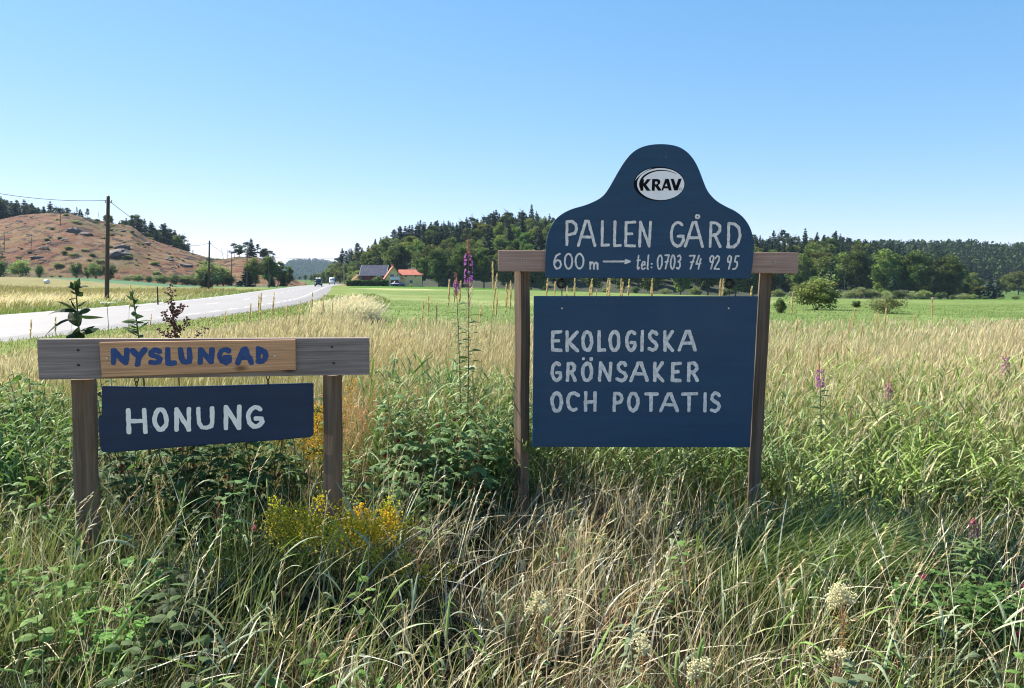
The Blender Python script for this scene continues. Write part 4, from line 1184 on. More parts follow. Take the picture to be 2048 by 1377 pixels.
def tiled(name, a, c, rough=.7, sc=3.2, d='X'):
    m, nt, b = new_mat(name)
    tc = obj_coords(nt); w = N(nt, "ShaderNodeTexWave", wave_type='BANDS', bands_direction=d); w.inputs["Scale"].default_value = sc; nt.links.new(tc, w.inputs[0])
    f = noise(nt, .7, 6, .7, tc)
    nt.links.new(mixc(nt, .45, ramp(nt, f, [(.3, a), (.7, c)]), ramp(nt, w.outputs[0], [(.1, (.6,) * 3), (.5, (1, 1, 1))]), 'MULTIPLY'), b.inputs["Base Color"]); b.inputs["Roughness"].default_value = rough; b.inputs["Specular IOR Level"].default_value = .08; M[name] = m
tiled("clay_tiles", (.42, .135, .095), (.56, .21, .15)); tiled("black_sheet_roof", (.05, .052, .08), (.10, .105, .15), .75, .35)
paintm("white_trim", (.78, .78, .76)); paintm("window_glass", (.03, .035, .045), .1); paintm("dark_door", (.10, .035, .03)); paintm("car_blue", (.02, .035, .16), .3); paintm("car_black", (.012, .013, .016), .25)
paintm("white_shell", (.75, .76, .78), .4); paintm("tyre", (.015, .015, .015), .8); paintm("grey_trim", (.25, .25, .26), .5); paintm("bale_film", (.72, .72, .70), .35); paintm("lamp_glass", (.8, .8, .75), .15); paintm("plate", (.8, .8, .78), .4)

def gable_house(e, x0, x1, y0, y1, h, ridge, axis, wallm, roofm, over=.4, th=.16, trim='white_trim', zb=-.6):
    """Walls with gables and two roof slopes, ridge along axis."""
    w = MB()
    if axis == 'y':
        xm = (x0 + x1) / 2; w.poly_prism([(x0, zb), (x1, zb), (x1, h), (xm, ridge), (x0, h)], y0, y1)
    else:
        ym = (y0 + y1) / 2
        V = [(x, y, z) for x in (x0, x1) for y, z in ((y0, zb), (y1, zb), (y1, h), (ym, ridge), (y0, h))]
        w.add(V, quads=[(i, (i + 1) % 5, 5 + (i + 1) % 5, 5 + i) for i in range(5)], tris=[(0, 1, 2), (0, 2, 3), (0, 3, 4), (5, 7, 6), (5, 8, 7), (5, 9, 8)])
    wall = w.build('wall', M[wallm], e)
    rf = MB()
    a, b_ = (x0, x1) if axis == 'y' else (y0, y1); mid = (a + b_) / 2; s = (ridge - h) / (mid - a)
    c0, c1 = ((y0, y1) if axis == 'y' else (x0, x1)); c0 -= over; c1 += over
    for sg, ea in ((-1, a - over), (1, b_ + over)):
        ze = h - over * s + .02; zr = ridge + .02
        V = []
        for c in (c0, c1):
            for q, z in ((ea, ze), (mid, zr), (mid, zr + th), (ea, ze + th)):
                V.append((q, c, z) if axis == 'y' else (c, q, z))
        rf.add(V, quads=[(0, 1, 5, 4), (1, 2, 6, 5), (2, 3, 7, 6), (3, 0, 4, 7), (0, 3, 2, 1), (4, 5, 6, 7)])
    roof = rf.build('roof', M[roofm], e)
    if trim:
        t = MB()
        for c in (c0 - .03, c1 + .03):
            for ea in (a - over, b_ + over):
                ze = h - over * s - .03
                V = [];
                for cc in (c - .03, c + .03):
                    for q, z in ((ea, ze), (mid, ridge - .02), (mid, ridge + .2), (ea, ze + .24)):
                        V.append((q, cc, z) if axis == 'y' else (cc, q, z))
                t.add(V, quads=[(0, 1, 2, 3), (4, 7, 6, 5), (0, 4, 5, 1), (2, 6, 7, 3), (1, 5, 6, 2), (0, 3, 7, 4)])
        t.build('verge_board', M[trim], roof)
    return wall, roof
def window(e, x, y, z, w, h, depth=.06, name='window'):
    f = MB()
    for a in ((x - w / 2 - .08, x + w / 2 + .08, z - h / 2 - .08, z - h / 2), (x - w / 2 - .08, x + w / 2 + .08, z + h / 2, z + h / 2 + .08), (x - w / 2 - .08, x - w / 2, z - h / 2, z + h / 2), (x + w / 2, x + w / 2 + .08, z - h / 2, z + h / 2), (x - .025, x + .025, z - h / 2, z + h / 2)):
        f.box(a[0], a[1], y - depth, y, a[2], a[3])
    o = f.build(name, M['white_trim'], e); o2 = MB().box(x - w / 2, x + w / 2, y - depth * .4, y - .005, z - h / 2, z + h / 2).build('pane', M['window_glass'], o); return o

HY = 240.0; S_ = HY / F
hx = lambda px: (px - 1024) * S_
hz0 = at(790, 574, HY).z
hrow = lambda py, Y=HY: at(790, py, Y).z - hz0
# yellow house: gable wing to the camera, main body behind with its ridge across
e = empty('house', (hx(788), HY, hz0), rad(13)); tag(e, "yellow wooden house with orange tile roof and white balcony", "house")
gw = 2.35
wl, rf = gable_house(e, -gw, gw, 0, 6.0, hrow(554.5), hrow(533.2), 'y', 'yellow_boards', 'clay_tiles', .5, .16, 'clay_tiles')
wing = gable_house(e, gw + .01, gw + 6.6, 1.6, 7.0, hrow(550), hrow(540.5), 'x', 'yellow_boards', 'clay_tiles', .45, .2, 'clay_tiles')
for x, z, w, h in ((-.75, hrow(551.5), .5, .95), (-.2, hrow(551.5), .5, .95), (1.2, hrow(551), .45, .6)): window(e, x, 0, z, w, h)
window(e, gw + 1.7, 1.6, hrow(552.5), .6, .7); window(e, gw + 4.6, 1.6, hrow(552.5), .6, .7); window(e, gw + 3.2, 1.6, hrow(564), .9, 1.0)
bal = MB().box(-1.15, 1.75, -1.3, -.001, hrow(560), hrow(559)).box(-1.15, 1.75, -1.3, -1.24, hrow(559), hrow(555))
for sx in (-1.15, 1.69): bal.box(sx, sx + .06, -1.24, 0, hrow(559), hrow(555))
bo = bal.build('balcony', M['white_trim'], e)
for sx in (-1.1, 1.62): MB().box(sx, sx + .1, -1.26, -1.16, -.5, hrow(560)).build('balcony_post', M['white_trim'], bo)
MB().box(.5, 1.5, -.05, 0, -.2, 2.0).build('door', M['dark_door'], e); MB().box(-.9, .35, -.05, 0, .9, 2.0).build('window', M['window_glass'], e)
MB().box(gw + 6.45, gw + 6.62, 1.5, 1.6, -.5, hrow(550)).build('corner_board', M['white_trim'], e)
MB().box(-.35, .35, 3.2, 3.9, hrow(536) - .3, hrow(528)).build('chimney', M['clay_tiles'], rf)
# red barn behind
BY = 266.0; bz0 = at(745, 574, BY).z
brow = lambda py: at(745, py, BY).z - bz0
e = empty('barn', ((747 - 1024) / F * BY, BY, bz0)); tag(e, "red barn with black metal roof and white trim left of the yellow house", "barn")
hw = 24.2 / F * BY
ga = gable_house(e, -hw, hw, 0, 8.4, brow(550.5), brow(531), 'x', 'red_boards', 'black_sheet_roof', .5)
MB().box(-1.6, 1.0, -.06, 0, -.3, 2.6).build('barn_door', M['red_boards'], e)
for x in (-hw - .02, hw - .16): MB().box(x, x + .18, -.05, 0.0, -.5, brow(550.5)).build('corner_board', M['white_trim'], e)
# clipped hedge
q = np.random.default_rng(90); mb = MB(); n = 5200
x0, x1 = hx(702), hx(783)
P = np.stack([q.uniform(x0, x1, n), 234.5 + q.uniform(-.8, .8, n), at(745, 575.5, 234).z + 2.05 * q.random(n) ** .6], 1)
P[:, 2] += (fbm(P[:, 0] / 1.7, P[:, 0] * 0, 4) - .5) * .35
quads_at(mb, P, q.uniform(.25, .5, n), np.array((.05, .095, .022)) * q.uniform(.7, 1.4, (n, 1)), q, .2)
tag(mb.build('hedge', M['crown']), "long clipped green hedge before the red barn", "hedge")
one(BSH, 1, 757, 246, 551, "round bush between the barn and the yellow house", "bush", wide=1.2)
one(BSH, 0, 823, 236, 569, "low bush at the right corner of the yellow house", "bush", wide=1.8)
# brown rocky bank left of the barn
u = np.linspace(0, 1, 40); UU, VV = np.meshgrid(u, np.linspace(0, 1, 24))
bx = ((688 + 48 * UU) - 1024) / F * 268; by = 250 + 34 * VV
bz = base_z(bx, by) - .4 + 5.6 * np.sin(np.pi * np.clip(UU * .95, 0, 1)) ** .8 * np.clip(UU * 1.5, 0, 1) * np.sin(np.pi / 2 * VV) + (fbm(bx / 1.6, by / 2.2, 8, 5) - .5) * 7.0 * UU * (1.15 - UU)
grid_mesh("earth_bank_ground", M['hillside'], bx, by, bz, lambda x, y, z: np.array([(.22, .125, .08)]) * (0.55 + .9 * fbm(x / 1.1, z / 1.1, 14))[:, None] + np.array([(.02, .05, 0)]) * sstep(.5, .6, fbm(x / 2, z / 2, 15))[:, None], label="brown rocky bank left of the red barn")
for k, (px, Y, top) in enumerate(((694, 262, 560), (702, 266, 553), (709, 270, 548), (716, 274, 540), (699, 258, 566), (713, 262, 558))):
    one(BSH, k, px, Y, top, ("low scrub at the foot of the brown bank", "scrub low on the brown bank", "bush halfway up the brown bank", "bush on top of the brown bank beside the barn", "scrub beside the hedge and the pale pole", "scrub between the bank and the hedge")[k], "bush", base=(571, 566, 562, 556, 573, 571)[k], wide=1.2)
# vehicles (front towards the camera along -y)
def rounded(mb, secs, **k):
    """Loft of rounded-rectangle sections: (y, half width low, half width high, z0, z1)."""
    n = 16; V = []
    for (y, wl, wh, z0, z1) in secs:
        for i in range(n):
            a = 2 * math.pi * i / n; cx = math.copysign(abs(math.cos(a)) ** .45, math.cos(a)); cz = math.copysign(abs(math.sin(a)) ** .45, math.sin(a))
            f = (cz + 1) / 2; V.append((cx * (wl + (wh - wl) * f), y, (z0 + z1) / 2 + cz * (z1 - z0) / 2))
    m_ = len(secs); q = [(n * j + i, n * j + (i + 1) % n, n * j + n + (i + 1) % n, n * j + n + i) for j in range(m_ - 1) for i in range(n)]
    t = [(0, i + 1, i) for i in range(1, n - 1)] + [(n * (m_ - 1), n * (m_ - 1) + i, n * (m_ - 1) + i + 1) for i in range(1, n - 1)]
    return mb.add(V, quads=q, tris=t, **k)
def car(name, loc, rz, label, cat, paint, suv=True, box=False):
    e = empty(name, loc, rz); tag(e, label, cat)
    h = 1.75 if suv else 1.45
    body = rounded(MB(), [(-2.2, .74, .70, .42, .80), (-2.05, .86, .80, .32, .98), (-1.1, .90, .84, .28, 1.06), (1.6, .90, .84, .28, 1.08), (2.1, .86, .80, .34, 1.05), (2.25, .76, .7, .45, .95)]).build('body', M[paint], e, smooth=True)
    cab = rounded(MB(), [(-1.15, .80, .74, 1.0, 1.08), (-.45, .80, .64, 1.0, h), (.9, .80, .64, 1.0, h), (1.95 if suv else 1.5, .78, .66, 1.0, 1.25 if not suv else h - .15), (2.1, .76, .7, 1.0, 1.1)]).build('cabin', M['window_glass'], e, smooth=True)
    rounded(MB(), [(-.45, .62, .58, h - .05, h + .02), (1.5, .62, .58, h - .05, h + .02)]).build('roof', M[paint], e, smooth=True)
    for sx in (-1, 1):
        MB().add([(sx * .48, -2.19, .66), (sx * .78, -2.08, .66), (sx * .78, -2.05, .82), (sx * .48, -2.16, .82)], quads=[(0, 1, 2, 3)]).box(min(sx * .48, sx * .74), max(sx * .48, sx * .74), -2.20, -2.1, .66, .80).build('headlight', M['lamp_glass'], e)
        MB().box(min(sx * .86, sx * 1.04), max(sx * .86, sx * 1.04), -.95, -.8, 1.0, 1.16).build('mirror', M[paint], e)
        for y in (-1.35, 1.35):
            w = MB().tubes([[(sx * .70, y, .33), (sx * .91, y, .33)]], [[.33, .33]], 18).build('wheel', M['tyre'], e)
            MB().tubes([[(sx * .90, y, .33), (sx * .925, y, .33)]], [[.19, .17]], 12).build('rim', M['grey_trim'], w)
    MB().box(-.26, .26, -2.235, -2.2, .45, .56).build('number_plate', M['plate'], e)
    if box:
        for sx in (-.36, .36):
            rounded(MB(), [(-.6, .12, .1, h + .1, h + .25), (-.2, .30, .24, h + .06, h + .46), (1.3, .30, .24, h + .06, h + .46), (1.5, .2, .2, h + .1, h + .3)]).build('roof_box', M['white_shell'], e, smooth=True).location = (sx, 0, 0)
        MB().box(-.7, .7, .0, .06, h, h + .07).box(-.7, .7, .9, .96, h, h + .07).build('roof_rack', M['grey_trim'], e)
    return e
RXY = lambda y: float(np.interp(y, RC[:, 1], RC[:, 0]))
ca = 196.0; p = at(637, 573.5, ca)
hd = math.atan2(RXY(ca - 15) - RXY(ca + 15), 30)
car('car', (p.x, ca, .066), hd, "black car with pale roof boxes coming down the road", "car", 'car_black', True, True)
v = 300.0; p = at(663.5, 568, v); e = empty('camper_van', (RXY(v) + 1.4, v, .066), hd); tag(e, "white camper van farther away on the road", "camper van")
rounded(MB(), [(-2.6, .85, .8, .5, 1.0), (-2.3, 1.0, .95, .4, 1.3), (-1.5, 1.02, .98, .4, 1.9), (-1.2, 1.1, 1.08, .4, 2.75), (3.0, 1.1, 1.08, .4, 2.8), (3.1, 1.0, 1.0, .5, 2.7)]).build('body', M['white_shell'], e, smooth=True)
MB().add([(-.85, -2.22, 1.25), (.85, -2.22, 1.25), (.8, -1.62, 1.95), (-.8, -1.62, 1.95)], quads=[(0, 1, 2, 3)]).build('windscreen', M['window_glass'], e)
for sx in (-1, 1):
    MB().box(min(sx * .5, sx * .8), max(sx * .5, sx * .8), -2.66, -2.55, .75, .95).build('headlight', M['lamp_glass'], e)
    for y in (-1.7, 1.7):
        w = MB().tubes([[(sx * .8, y, .33), (sx * 1.05, y, .33)]], [[.34, .34]], 16).build('wheel', M['tyre'], e); MB().tubes([[(sx * 1.04, y, .33), (sx * 1.07, y, .33)]], [[.18, .17]], 10).build('rim', M['grey_trim'], w)
p = at(796, 574, 236); car('car', (p.x, 236, float(base_z(p.x, 236)) + .02), rad(62), "blue car parked beneath the balcony of the yellow house", "car", 'car_blue', False)
# white wrapped bale in the left meadow
p = at(93, 557, 150); z = float(base_z(p.x, 150)); n = 26
mb = MB(); ys = (-.61, -.61, -.60, -.57, -.5, 0, .5, .57, .60, .61, .61); mb.tubes([[(0, y + .0001 * k_, .62) for k_, y in enumerate(ys)]], [[.01, .3, .48, .58, .62, .635, .62, .58, .48, .3, .01]], n)
o = mb.build('wrapped_bale', M['bale_film'], smooth=True); o.location = (p.x, 150, z - .02); o.rotation_euler = (0, 0, 1.35); o.scale = (.66, .66, .66); tag(o, "white wrapped round bale in the dry meadow near the round bushes", "bale")
# marker post beside the road
p = at(316, 611, 47); z = float(base_z(p.x, 47)); mb = MB(); mb.tubes([[(0, 0, -.3), (0, 0, .9), (0, 0, 1.22)]], [[.045, .045, .04]], 8); o = mb.build('marker_post', M['pole']); o.location = (p.x, 47, z); tag(o, "thin wooden marker post in the meadow beyond the road", "post")
# utility poles and their wires
TIPS = []
def pole(px, base, top, Y, label, lean=0.0, arm=False, r0=.14, mat='pole', ins=True):
    b0, t0 = at(px, base, Y), at(px + lean, top, Y); z = float(left_hill_z(b0.x, Y)) if (px < 600 and Y > 218) else float(base_z(b0.x, Y)); z = min(z, b0.z)
    e = empty('utility_pole', (b0.x, Y, z)); tag(e, label, "utility pole"); H_ = t0.z - z; dx = t0.x - b0.x
    MB().tubes([[(0, 0, -.5), (dx * .5, 0, H_ * .5), (dx, 0, H_)]], [[r0 * 1.1, r0 * .95, r0 * .75]], 10).build('shaft', M[mat], e)
    MB().tubes([[(dx, 0, H_ - .02), (dx, 0, H_ + .05)]], [[r0 * .8, r0 * .3]], 8).build('cap', M['black'], e)
    if ins:
        for sx in (-1, 1):
            MB().tubes([[(dx + sx * r0 * .8, 0, H_ - .5), (dx + sx * .24, 0, H_ - .48), (dx + sx * .24, 0, H_ - .3)]], [[.03, .03, .055]], 6).build('insulator', M['grey_trim'], e)
    if arm: MB().box(dx - .9, dx + .9, -.06, .06, H_ - .35, H_ - .22).build('crossarm', M[mat], e)
    t = Vector((t0.x, Y, z + H_ - .3)); TIPS.append(t); return t
def wire(a, b_, sag, label, r_=.018):
    tt = np.linspace(0, 1, 24); P = np.array([[a.x + (b_.x - a.x) * t, a.y + (b_.y - a.y) * t, a.z + (b_.z - a.z) * t - sag * 4 * t * (1 - t)] for t in tt])
    mb = MB(); mb.tubes([P], [np.full(24, r_)], 5); tag(mb.build('overhead_wire', M['black']), label, "wire")
t1 = pole(213, 600, 393, 60, "tall dark wooden pole nearest the camera beyond the road", 3.5, r0=.155)
t2 = pole(417, 583, 482, 122, "second wooden pole along the road, left of the pines", 2.0)
t3 = pole(463, 563, 504, 214, "slim pole behind the second one in front of the brown knoll", 0.5, True, .12)
t4 = pole(494, 578, 509, 182, "pole standing against the dark juniper shaped tree", 0, False, .13)
t5 = pole(538, 579, 512, 176, "pole left of the leaning stay at the road bend", 0, False, .11)
t6 = pole(688, 573, 514, 262, "pale pole before the dark trees right of the road", 0, False, .13, 'pale_bark')
t7 = pole(1689, 599, 553, 236, "thin grey pole with crossarm before the wood right of the sign", 0, True, .10, 'pale_bark', False)
t0 = at(-160, 352, 52)
wire(t1, t0, .55, "overhead wire running left from the nearest pole"); wire(t1, t2, 1.6, "overhead wire between the two nearest poles", .022)
wire(t2, t4, 1.3, "overhead wire from the second pole to the pole at the bend", .025); wire(t4, t5, .3, "short overhead wire between the poles at the bend", .025)
wire(t5, t6, .4, "overhead wire crossing high over the road", .035)
s0, s1 = at(552, 577, 176), at(565, 544, 176); mb = MB(); mb.tubes([[tuple(s0 - Vector((0, 0, .4))), tuple(s1)]], [[.08, .06]], 6); tag(mb.build('stay_pole', M['pole']), "leaning stay pole right of the pole at the bend", "stay pole")
# ------------------------------------------------------------------ grass
G = np.random.default_rng(2024)
def wedge(n, y0, y1, p=1.0, spread=.74, umin=None, umax=None):
    """Random ground points in the strip the photo looks over (and a step to each side)."""
    y = y0 + (y1 - y0) * G.random(n) ** p
    a = -spread if umin is None else umin; b_ = spread if umax is None else umax
    x = (a + (b_ - a) * G.random(n)) * (y + .85)
    return x, y
def pick(n, cols, w):
    i = G.choice(len(cols), n, p=np.array(w) / sum(w))
    return np.array(cols)[i] * G.uniform(.75, 1.25, (n, 1))
def blades(mb, x, y, h, w, lean, droop, col, tip=None, K=4, z=None, face=None, pr=(.75, 1, .85, .55, .06), mat=0):
    n = len(x); z = base_z(x, y) if z is None else z
    B = np.stack([x, y, z - .02], 1)
    l3 = np.concatenate([lean, np.zeros((n, 1))], 1)
    d = unit(l3 * .45 + np.array([0, 0, 1.]))
    bend = l3 * .55; bend[:, 2] = -droop - .18 * (lean ** 2).sum(1)
    a = G.random(n) * 6.28 if face is None else face
    side = np.stack([np.cos(a), np.sin(a), np.zeros(n)], 1)
    mb.ribbon(B, d, h, w, bend, side, K=K, prof=pr, col=col, tip=tip, mat=mat)
    tipP = B + h[:, None] * (d + bend); tipD = unit(d + 2 * bend)
    return tipP, tipD
def heads(mb, P, D, L, W, col, pr=(.3, .9, 1, .8, .25)):
    n = len(P); s = unit(np.cross(D, G.normal(0, 1, (n, 3)))); s2 = np.cross(D, s)
    L = np.broadcast_to(L, n)
    for q in (s, s2): mb.ribbon(P - D * (L * .25)[:, None], D, L, W, np.zeros(3) + np.array([.1, 0, -.05]), q, K=4, prof=pr, col=col * .9, tip=col * 1.05)
def panicle(mb, P, D, L, col, n_sp=9, w=.0035, sp=.028, open_=.35):
    """Loose seed head: little spikelets up the last part of the stalk."""
    n = len(P); L = np.broadcast_to(L, n)
    for k in range(n_sp):
        f = k / (n_sp - 1); o = P - D * (L * (1 - f))[:, None]
        dd = unit(D + G.normal(0, open_ * (1 - .5 * f), (n, 3))); s = unit(np.cross(dd, G.normal(0, 1, (n, 3))))
        mb.ribbon(o, dd, sp * G.uniform(.7, 1.4, n), w * G.uniform(.8, 1.3, n), np.array([.1, 0, -.2]), s, K=2, prof=[.4, 1, .1], col=col)
def lean_of(n, mx, my, sd): return np.stack([G.normal(mx, sd, n), G.normal(my, sd, n)], 1)
GREEN, DGREEN, YGREEN, GREY = (.140, .205, .045), (.052, .086, .024), (.27, .32, .085), (.33, .34, .17)
STRAW, PALE, TAN, RUST, BROWN = (.66, .54, .33), (.72, .65, .49), (.54, .41, .235), (.36, .19, .11), (.18, .12, .07)
road_d = lambda x, y: x - road_x(y)
def dry(x, y):
    """How dry the near grass is at a spot: dry in the middle front, green to the right and left."""
    u = x / y
    f = fbm(x / .55, y / .45, 101, 3)
    c = .56 * np.exp(-((u - .06) / .17) ** 2) + .26 * np.exp(-((u + .3) / .35) ** 2) * sstep(2.3, 1.8, y) + .17
    return np.clip(c + (f - .5) * 1.1, 0, 1)

# 1. close ground cover: fine low blades, thatch
mb = MB()
n = 125000; x, y = wedge(n, 1.25, 6.2, .9)
cl = fbm(x / .26, y / .26, 103, 3); shade = np.exp(-((x + .75) / .55) ** 2 - ((y - 2.72) / .32) ** 2)
k = G.random(n) < np.clip((cl - .39) * 4.6, .04, 1) * (1 - .85 * shade); x, y = x[k], y[k]; n = len(x)
dr = dry(x, y); t = G.random(n)
gcol = pick(n, [GREEN, DGREEN, YGREEN, GREY], [4, 5, 1.6, 1.6]); dcol = pick(n, [STRAW, PALE, TAN, RUST, BROWN], [1.6, 1.2, 2.4, 2.2, 6])
isd = t < dr
col = np.where(isd[:, None], dcol * .62, gcol * .52)  # low layer's colours darkened to deepen the shade between the blades
cl = fbm(x / .23, y / .23, 103, 3)
hh = (.13 + .18 * G.random(n)) * (.35 + 1.45 * cl) * np.interp(y, [1.3, 2.5, 4, 5, 6], [.75, .9, .95, 1.6, 2.3])
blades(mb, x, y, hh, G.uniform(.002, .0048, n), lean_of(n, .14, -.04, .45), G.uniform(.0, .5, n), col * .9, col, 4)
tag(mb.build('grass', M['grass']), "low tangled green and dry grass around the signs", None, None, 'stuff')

# 2. longer blades and dry stalks with seed heads in the foreground
mb = MB()
n = 29000; x, y = wedge(n, 1.6, 5.6, .8); u = x / y
keep = G.random(n) < (1 - .75 * np.exp(-((x + .75) / .6) ** 2 - ((y - 2.75) / .35) ** 2)) * np.clip(.05 + 3.6 * (fbm(x / .30, y / .30, 107, 3) - .42), .05, 1); x, y = x[keep], y[keep]; n = len(x); dr = dry(x, y)
isd = G.random(n) < dr * .9
col = np.where(isd[:, None], pick(n, [STRAW, PALE, TAN], [2, 4, 2]), pick(n, [GREEN, YGREEN, GREY, DGREEN], [4, 3, 2.2, 2]))
hh = G.uniform(.24, .46, n) * np.interp(y, [1.7, 2.4, 3.4, 4.3, 5, 5.6], [.8, .95, .92, .82, 1.4, 1.8])
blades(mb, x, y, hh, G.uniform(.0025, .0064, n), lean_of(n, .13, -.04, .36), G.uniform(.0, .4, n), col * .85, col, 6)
n = 5200; x, y = wedge(n, 1.7, 5.2, .8); keep = G.random(n) < (.16 + dry(x, y) * .9) * (1 - .6 * np.exp(-((x + .75) / .6) ** 2 - ((y - 2.75) / .35) ** 2)) * np.clip(.1 + 3 * (fbm(x / .22, y / .22, 141, 3) - .38), .08, 1); x, y = x[keep], y[keep]; n = len(x)
hh = G.uniform(.36, .62, n) * np.interp(y, [1.9, 3, 4.2, 5.2], [.95, 1.0, .80, 1.35]); col = pick(n, [PALE, STRAW, TAN, RUST], [4, 3, 2, .7])
P, D = blades(mb, x, y, hh, G.uniform(.0018, .003, n), lean_of(n, .13, -.02, .25), G.uniform(0, .10, n), col, col, 5, pr=(1, .9, .8, .7, .5))
k = G.random(n) < .62
panicle(mb, P[k], D[k], hh[k] * .22, col[k] * 1.02, 10, .0034, .024, .28)
# coarse bleached blades lying across the rest
n = 2200; x, y = wedge(n, 1.5, 5.0, .8); k = G.random(n) < .15 + .75 * dry(x, y); x, y = x[k], y[k]; n = len(x)
col = pick(n, [PALE, (.62, .60, .52), STRAW, GREY], [4, 3, 2, 2])
blades(mb, x, y, G.uniform(.25, .55, n), G.uniform(.0045, .010, n), lean_of(n, .35, -.1, .65), G.uniform(.05, .6, n), col * .85, col, 6)
# reddish fine panicles in the gap between the signs
n = 900; x, y = G.normal(-.95, .30, n), G.normal(5.1, .4, n); hh = G.uniform(.45, .74, n); col = pick(n, [(.44, .20, .11), (.5, .27, .14), TAN], [3, 2, 1])
P, D = blades(mb, x, y, hh, np.full(n, .0022), lean_of(n, .2, 0, .2), G.uniform(0, .06, n), pick(n, [YGREEN, TAN], [1, 1]), col, 4)
panicle(mb, P, D, hh * .25, col, 8, .003, .022, .6)
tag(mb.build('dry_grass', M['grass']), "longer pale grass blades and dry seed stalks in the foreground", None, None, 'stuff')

# 3. the tall meadow behind the signs
def meadow_h(x, y):
    d = road_d(x, y)
    return np.interp(y, [4.6, 5.4, 6.6, 8, 60], [.46, .60, .73, .80, .80]) * (.42 + .58 * sstep(9.4, 14.2, d)) * (.86 + .28 * fbm(x / 1.4, y / 1.4, 111, 2)) * np.where((y > 20) & (d < 15), .55, 1)
def meadow_mask(x, y):
    d = road_d(x, y)
    f1 = fbm(x / 5, y / 9, 5)
    edge = 12.4 + 5 * (f1 - .5) + 26 * sstep(15, 9.5, d) * sstep(.25, .5, f1)
    return (d > 8.6) & (y < edge)
mb = MB()
for (n, y0, y1, wf, p) in ((56000, 4.9, 9, 1.0, 1.0), (70000, 9, 18, 1.5, 1.0), (16000, 18, 48, 3.2, 1.2)):
    x, y = wedge(n, y0, y1, p) if y1 < 19 else wedge(n, y0, y1, p, umin=-.62, umax=-.0)
    k = meadow_mask(x, y) & ~((np.abs((x / y) + .212) < .03) & (y > 20)); x, y = x[k], y[k]; n = len(x)
    H_ = meadow_h(x, y); gr = sstep(.50, .66, fbm(x / 2.3, y / 3.0, 115, 3)) * .75 * np.interp(y, [5, 8, 14], [1, .9, .35])
    head = G.random(n) < np.interp(y, [4.9, 6.2, 8, 10, 14], [.13, .36, .6, .72, .78]) * (1 - gr)
    hh = H_ * np.where(head, G.uniform(.84, 1.1, n), G.uniform(.45, .86, n))
    stemc = pick(n, [YGREEN, GREEN, TAN, GREY], [4, 2.4, .8, 1.4]); tipc = np.where(head[:, None], pick(n, [TAN, STRAW, (.56, .43, .26)], [2, 2, 2]), pick(n, [YGREEN, GREEN, GREY, STRAW], [3, 2, 2, 1]))
    P, D = blades(mb, x, y, hh, G.uniform(.004, .0085, n) * wf * np.where(head, .55, 1.25), lean_of(n, .06, -.02, .12), np.where(head, .02, G.uniform(.05, .4, n)), stemc, tipc, 4)
    hc = pick(n, [(.68, .58, .40), (.77, .68, .49), (.56, .45, .30), (.60, .56, .36)], [3, 3, 2, 2])
    heads(mb, P[head], D[head], G.uniform(.06, .125, n)[head], G.uniform(.005, .0095, n)[head] * wf ** .9, hc[head])
# pale wind-laid straw clumps on the bank
for (px, py, Y, wd, hh_) in ((652, 612, 36, .5, .72), (700, 618, 31, .62, .95), (716, 622, 29.5, .6, .7)):
    c = at(px, py, Y); n = 2200
    x, y = G.normal(c.x, wd * .5, n), G.normal(Y, .8, n); hh = hh_ * G.uniform(.6, 1.1, n)
    P, D = blades(mb, x, y, hh, G.uniform(.012, .022, n), lean_of(n, .25, 0, .25), G.uniform(0, .2, n), pick(n, [STRAW], [1]), pick(n, [(.84, .77, .63), (.76, .68, .53)], [1, 1]), 4)
    heads(mb, P[::2], D[::2], .16, .03, pick(len(P[::2]), [(.78, .71, .56)], [1]))
tag(mb.build('meadow_grass', M['grass']), "tall tan meadow grass in seed behind the signs", None, None, 'stuff')

# 4. broad green grass leaves at the right and between the signs
def reed(mb, x, y, h, n_leaf, L, W, cols, wts):
    n = len(x); z = base_z(x, y); le = lean_of(n, .14, -.03, .16)
    c = pick(n, cols, wts)
    blades(mb, x, y, h, np.full(n, .005), le, np.zeros(n), c * .8, c, 4, z=z, pr=(1, .9, .8, .6, .4))
    l3 = np.concatenate([le, np.zeros((n, 1))], 1); d = unit(l3 * .45 + np.array([0, 0, 1.])); bend = l3 * .55; bend[:, 2] = -.18 * (le ** 2).sum(1)
    for k in range(n_leaf):
        t = (.25 + .75 * (k + G.random(n) * .6) / n_leaf)[:, None]
        P = np.stack([x, y, z], 1) + h[:, None] * (d * t + bend * t ** 2); a = G.random(n) * 6.28
        dd = unit(np.stack([np.cos(a) * .8 + .15, np.sin(a) * .8, G.uniform(.6, 1.5, n)], 1)); side = unit(np.cross(dd, np.array([0, 0, 1.]) + G.normal(0, .25, (n, 3))))
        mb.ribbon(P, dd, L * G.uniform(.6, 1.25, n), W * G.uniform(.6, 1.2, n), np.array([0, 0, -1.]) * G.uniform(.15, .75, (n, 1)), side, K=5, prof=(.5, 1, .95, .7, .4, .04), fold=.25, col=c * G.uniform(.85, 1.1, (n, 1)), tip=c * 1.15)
mb = MB()
n = 2600; x, y = wedge(n, 4.35, 7.4, 1.0, umin=.30, umax=.76); H_ = np.interp(y, [4.35, 5, 6, 7.4], [.42, .58, .74, .84])
k = G.random(n) < .25 + 1.2 * (fbm(x / .5, y / .5, 121, 3) - .25); x, y, H_ = x[k], y[k], H_[k]
reed(mb, x, y, H_ * G.uniform(.75, 1.1, len(x)), 6, .23, .0125, [(.22, .30, .075), (.17, .245, .06), (.30, .34, .15), (.50, .43, .24)], [3, 3, 2, .7])
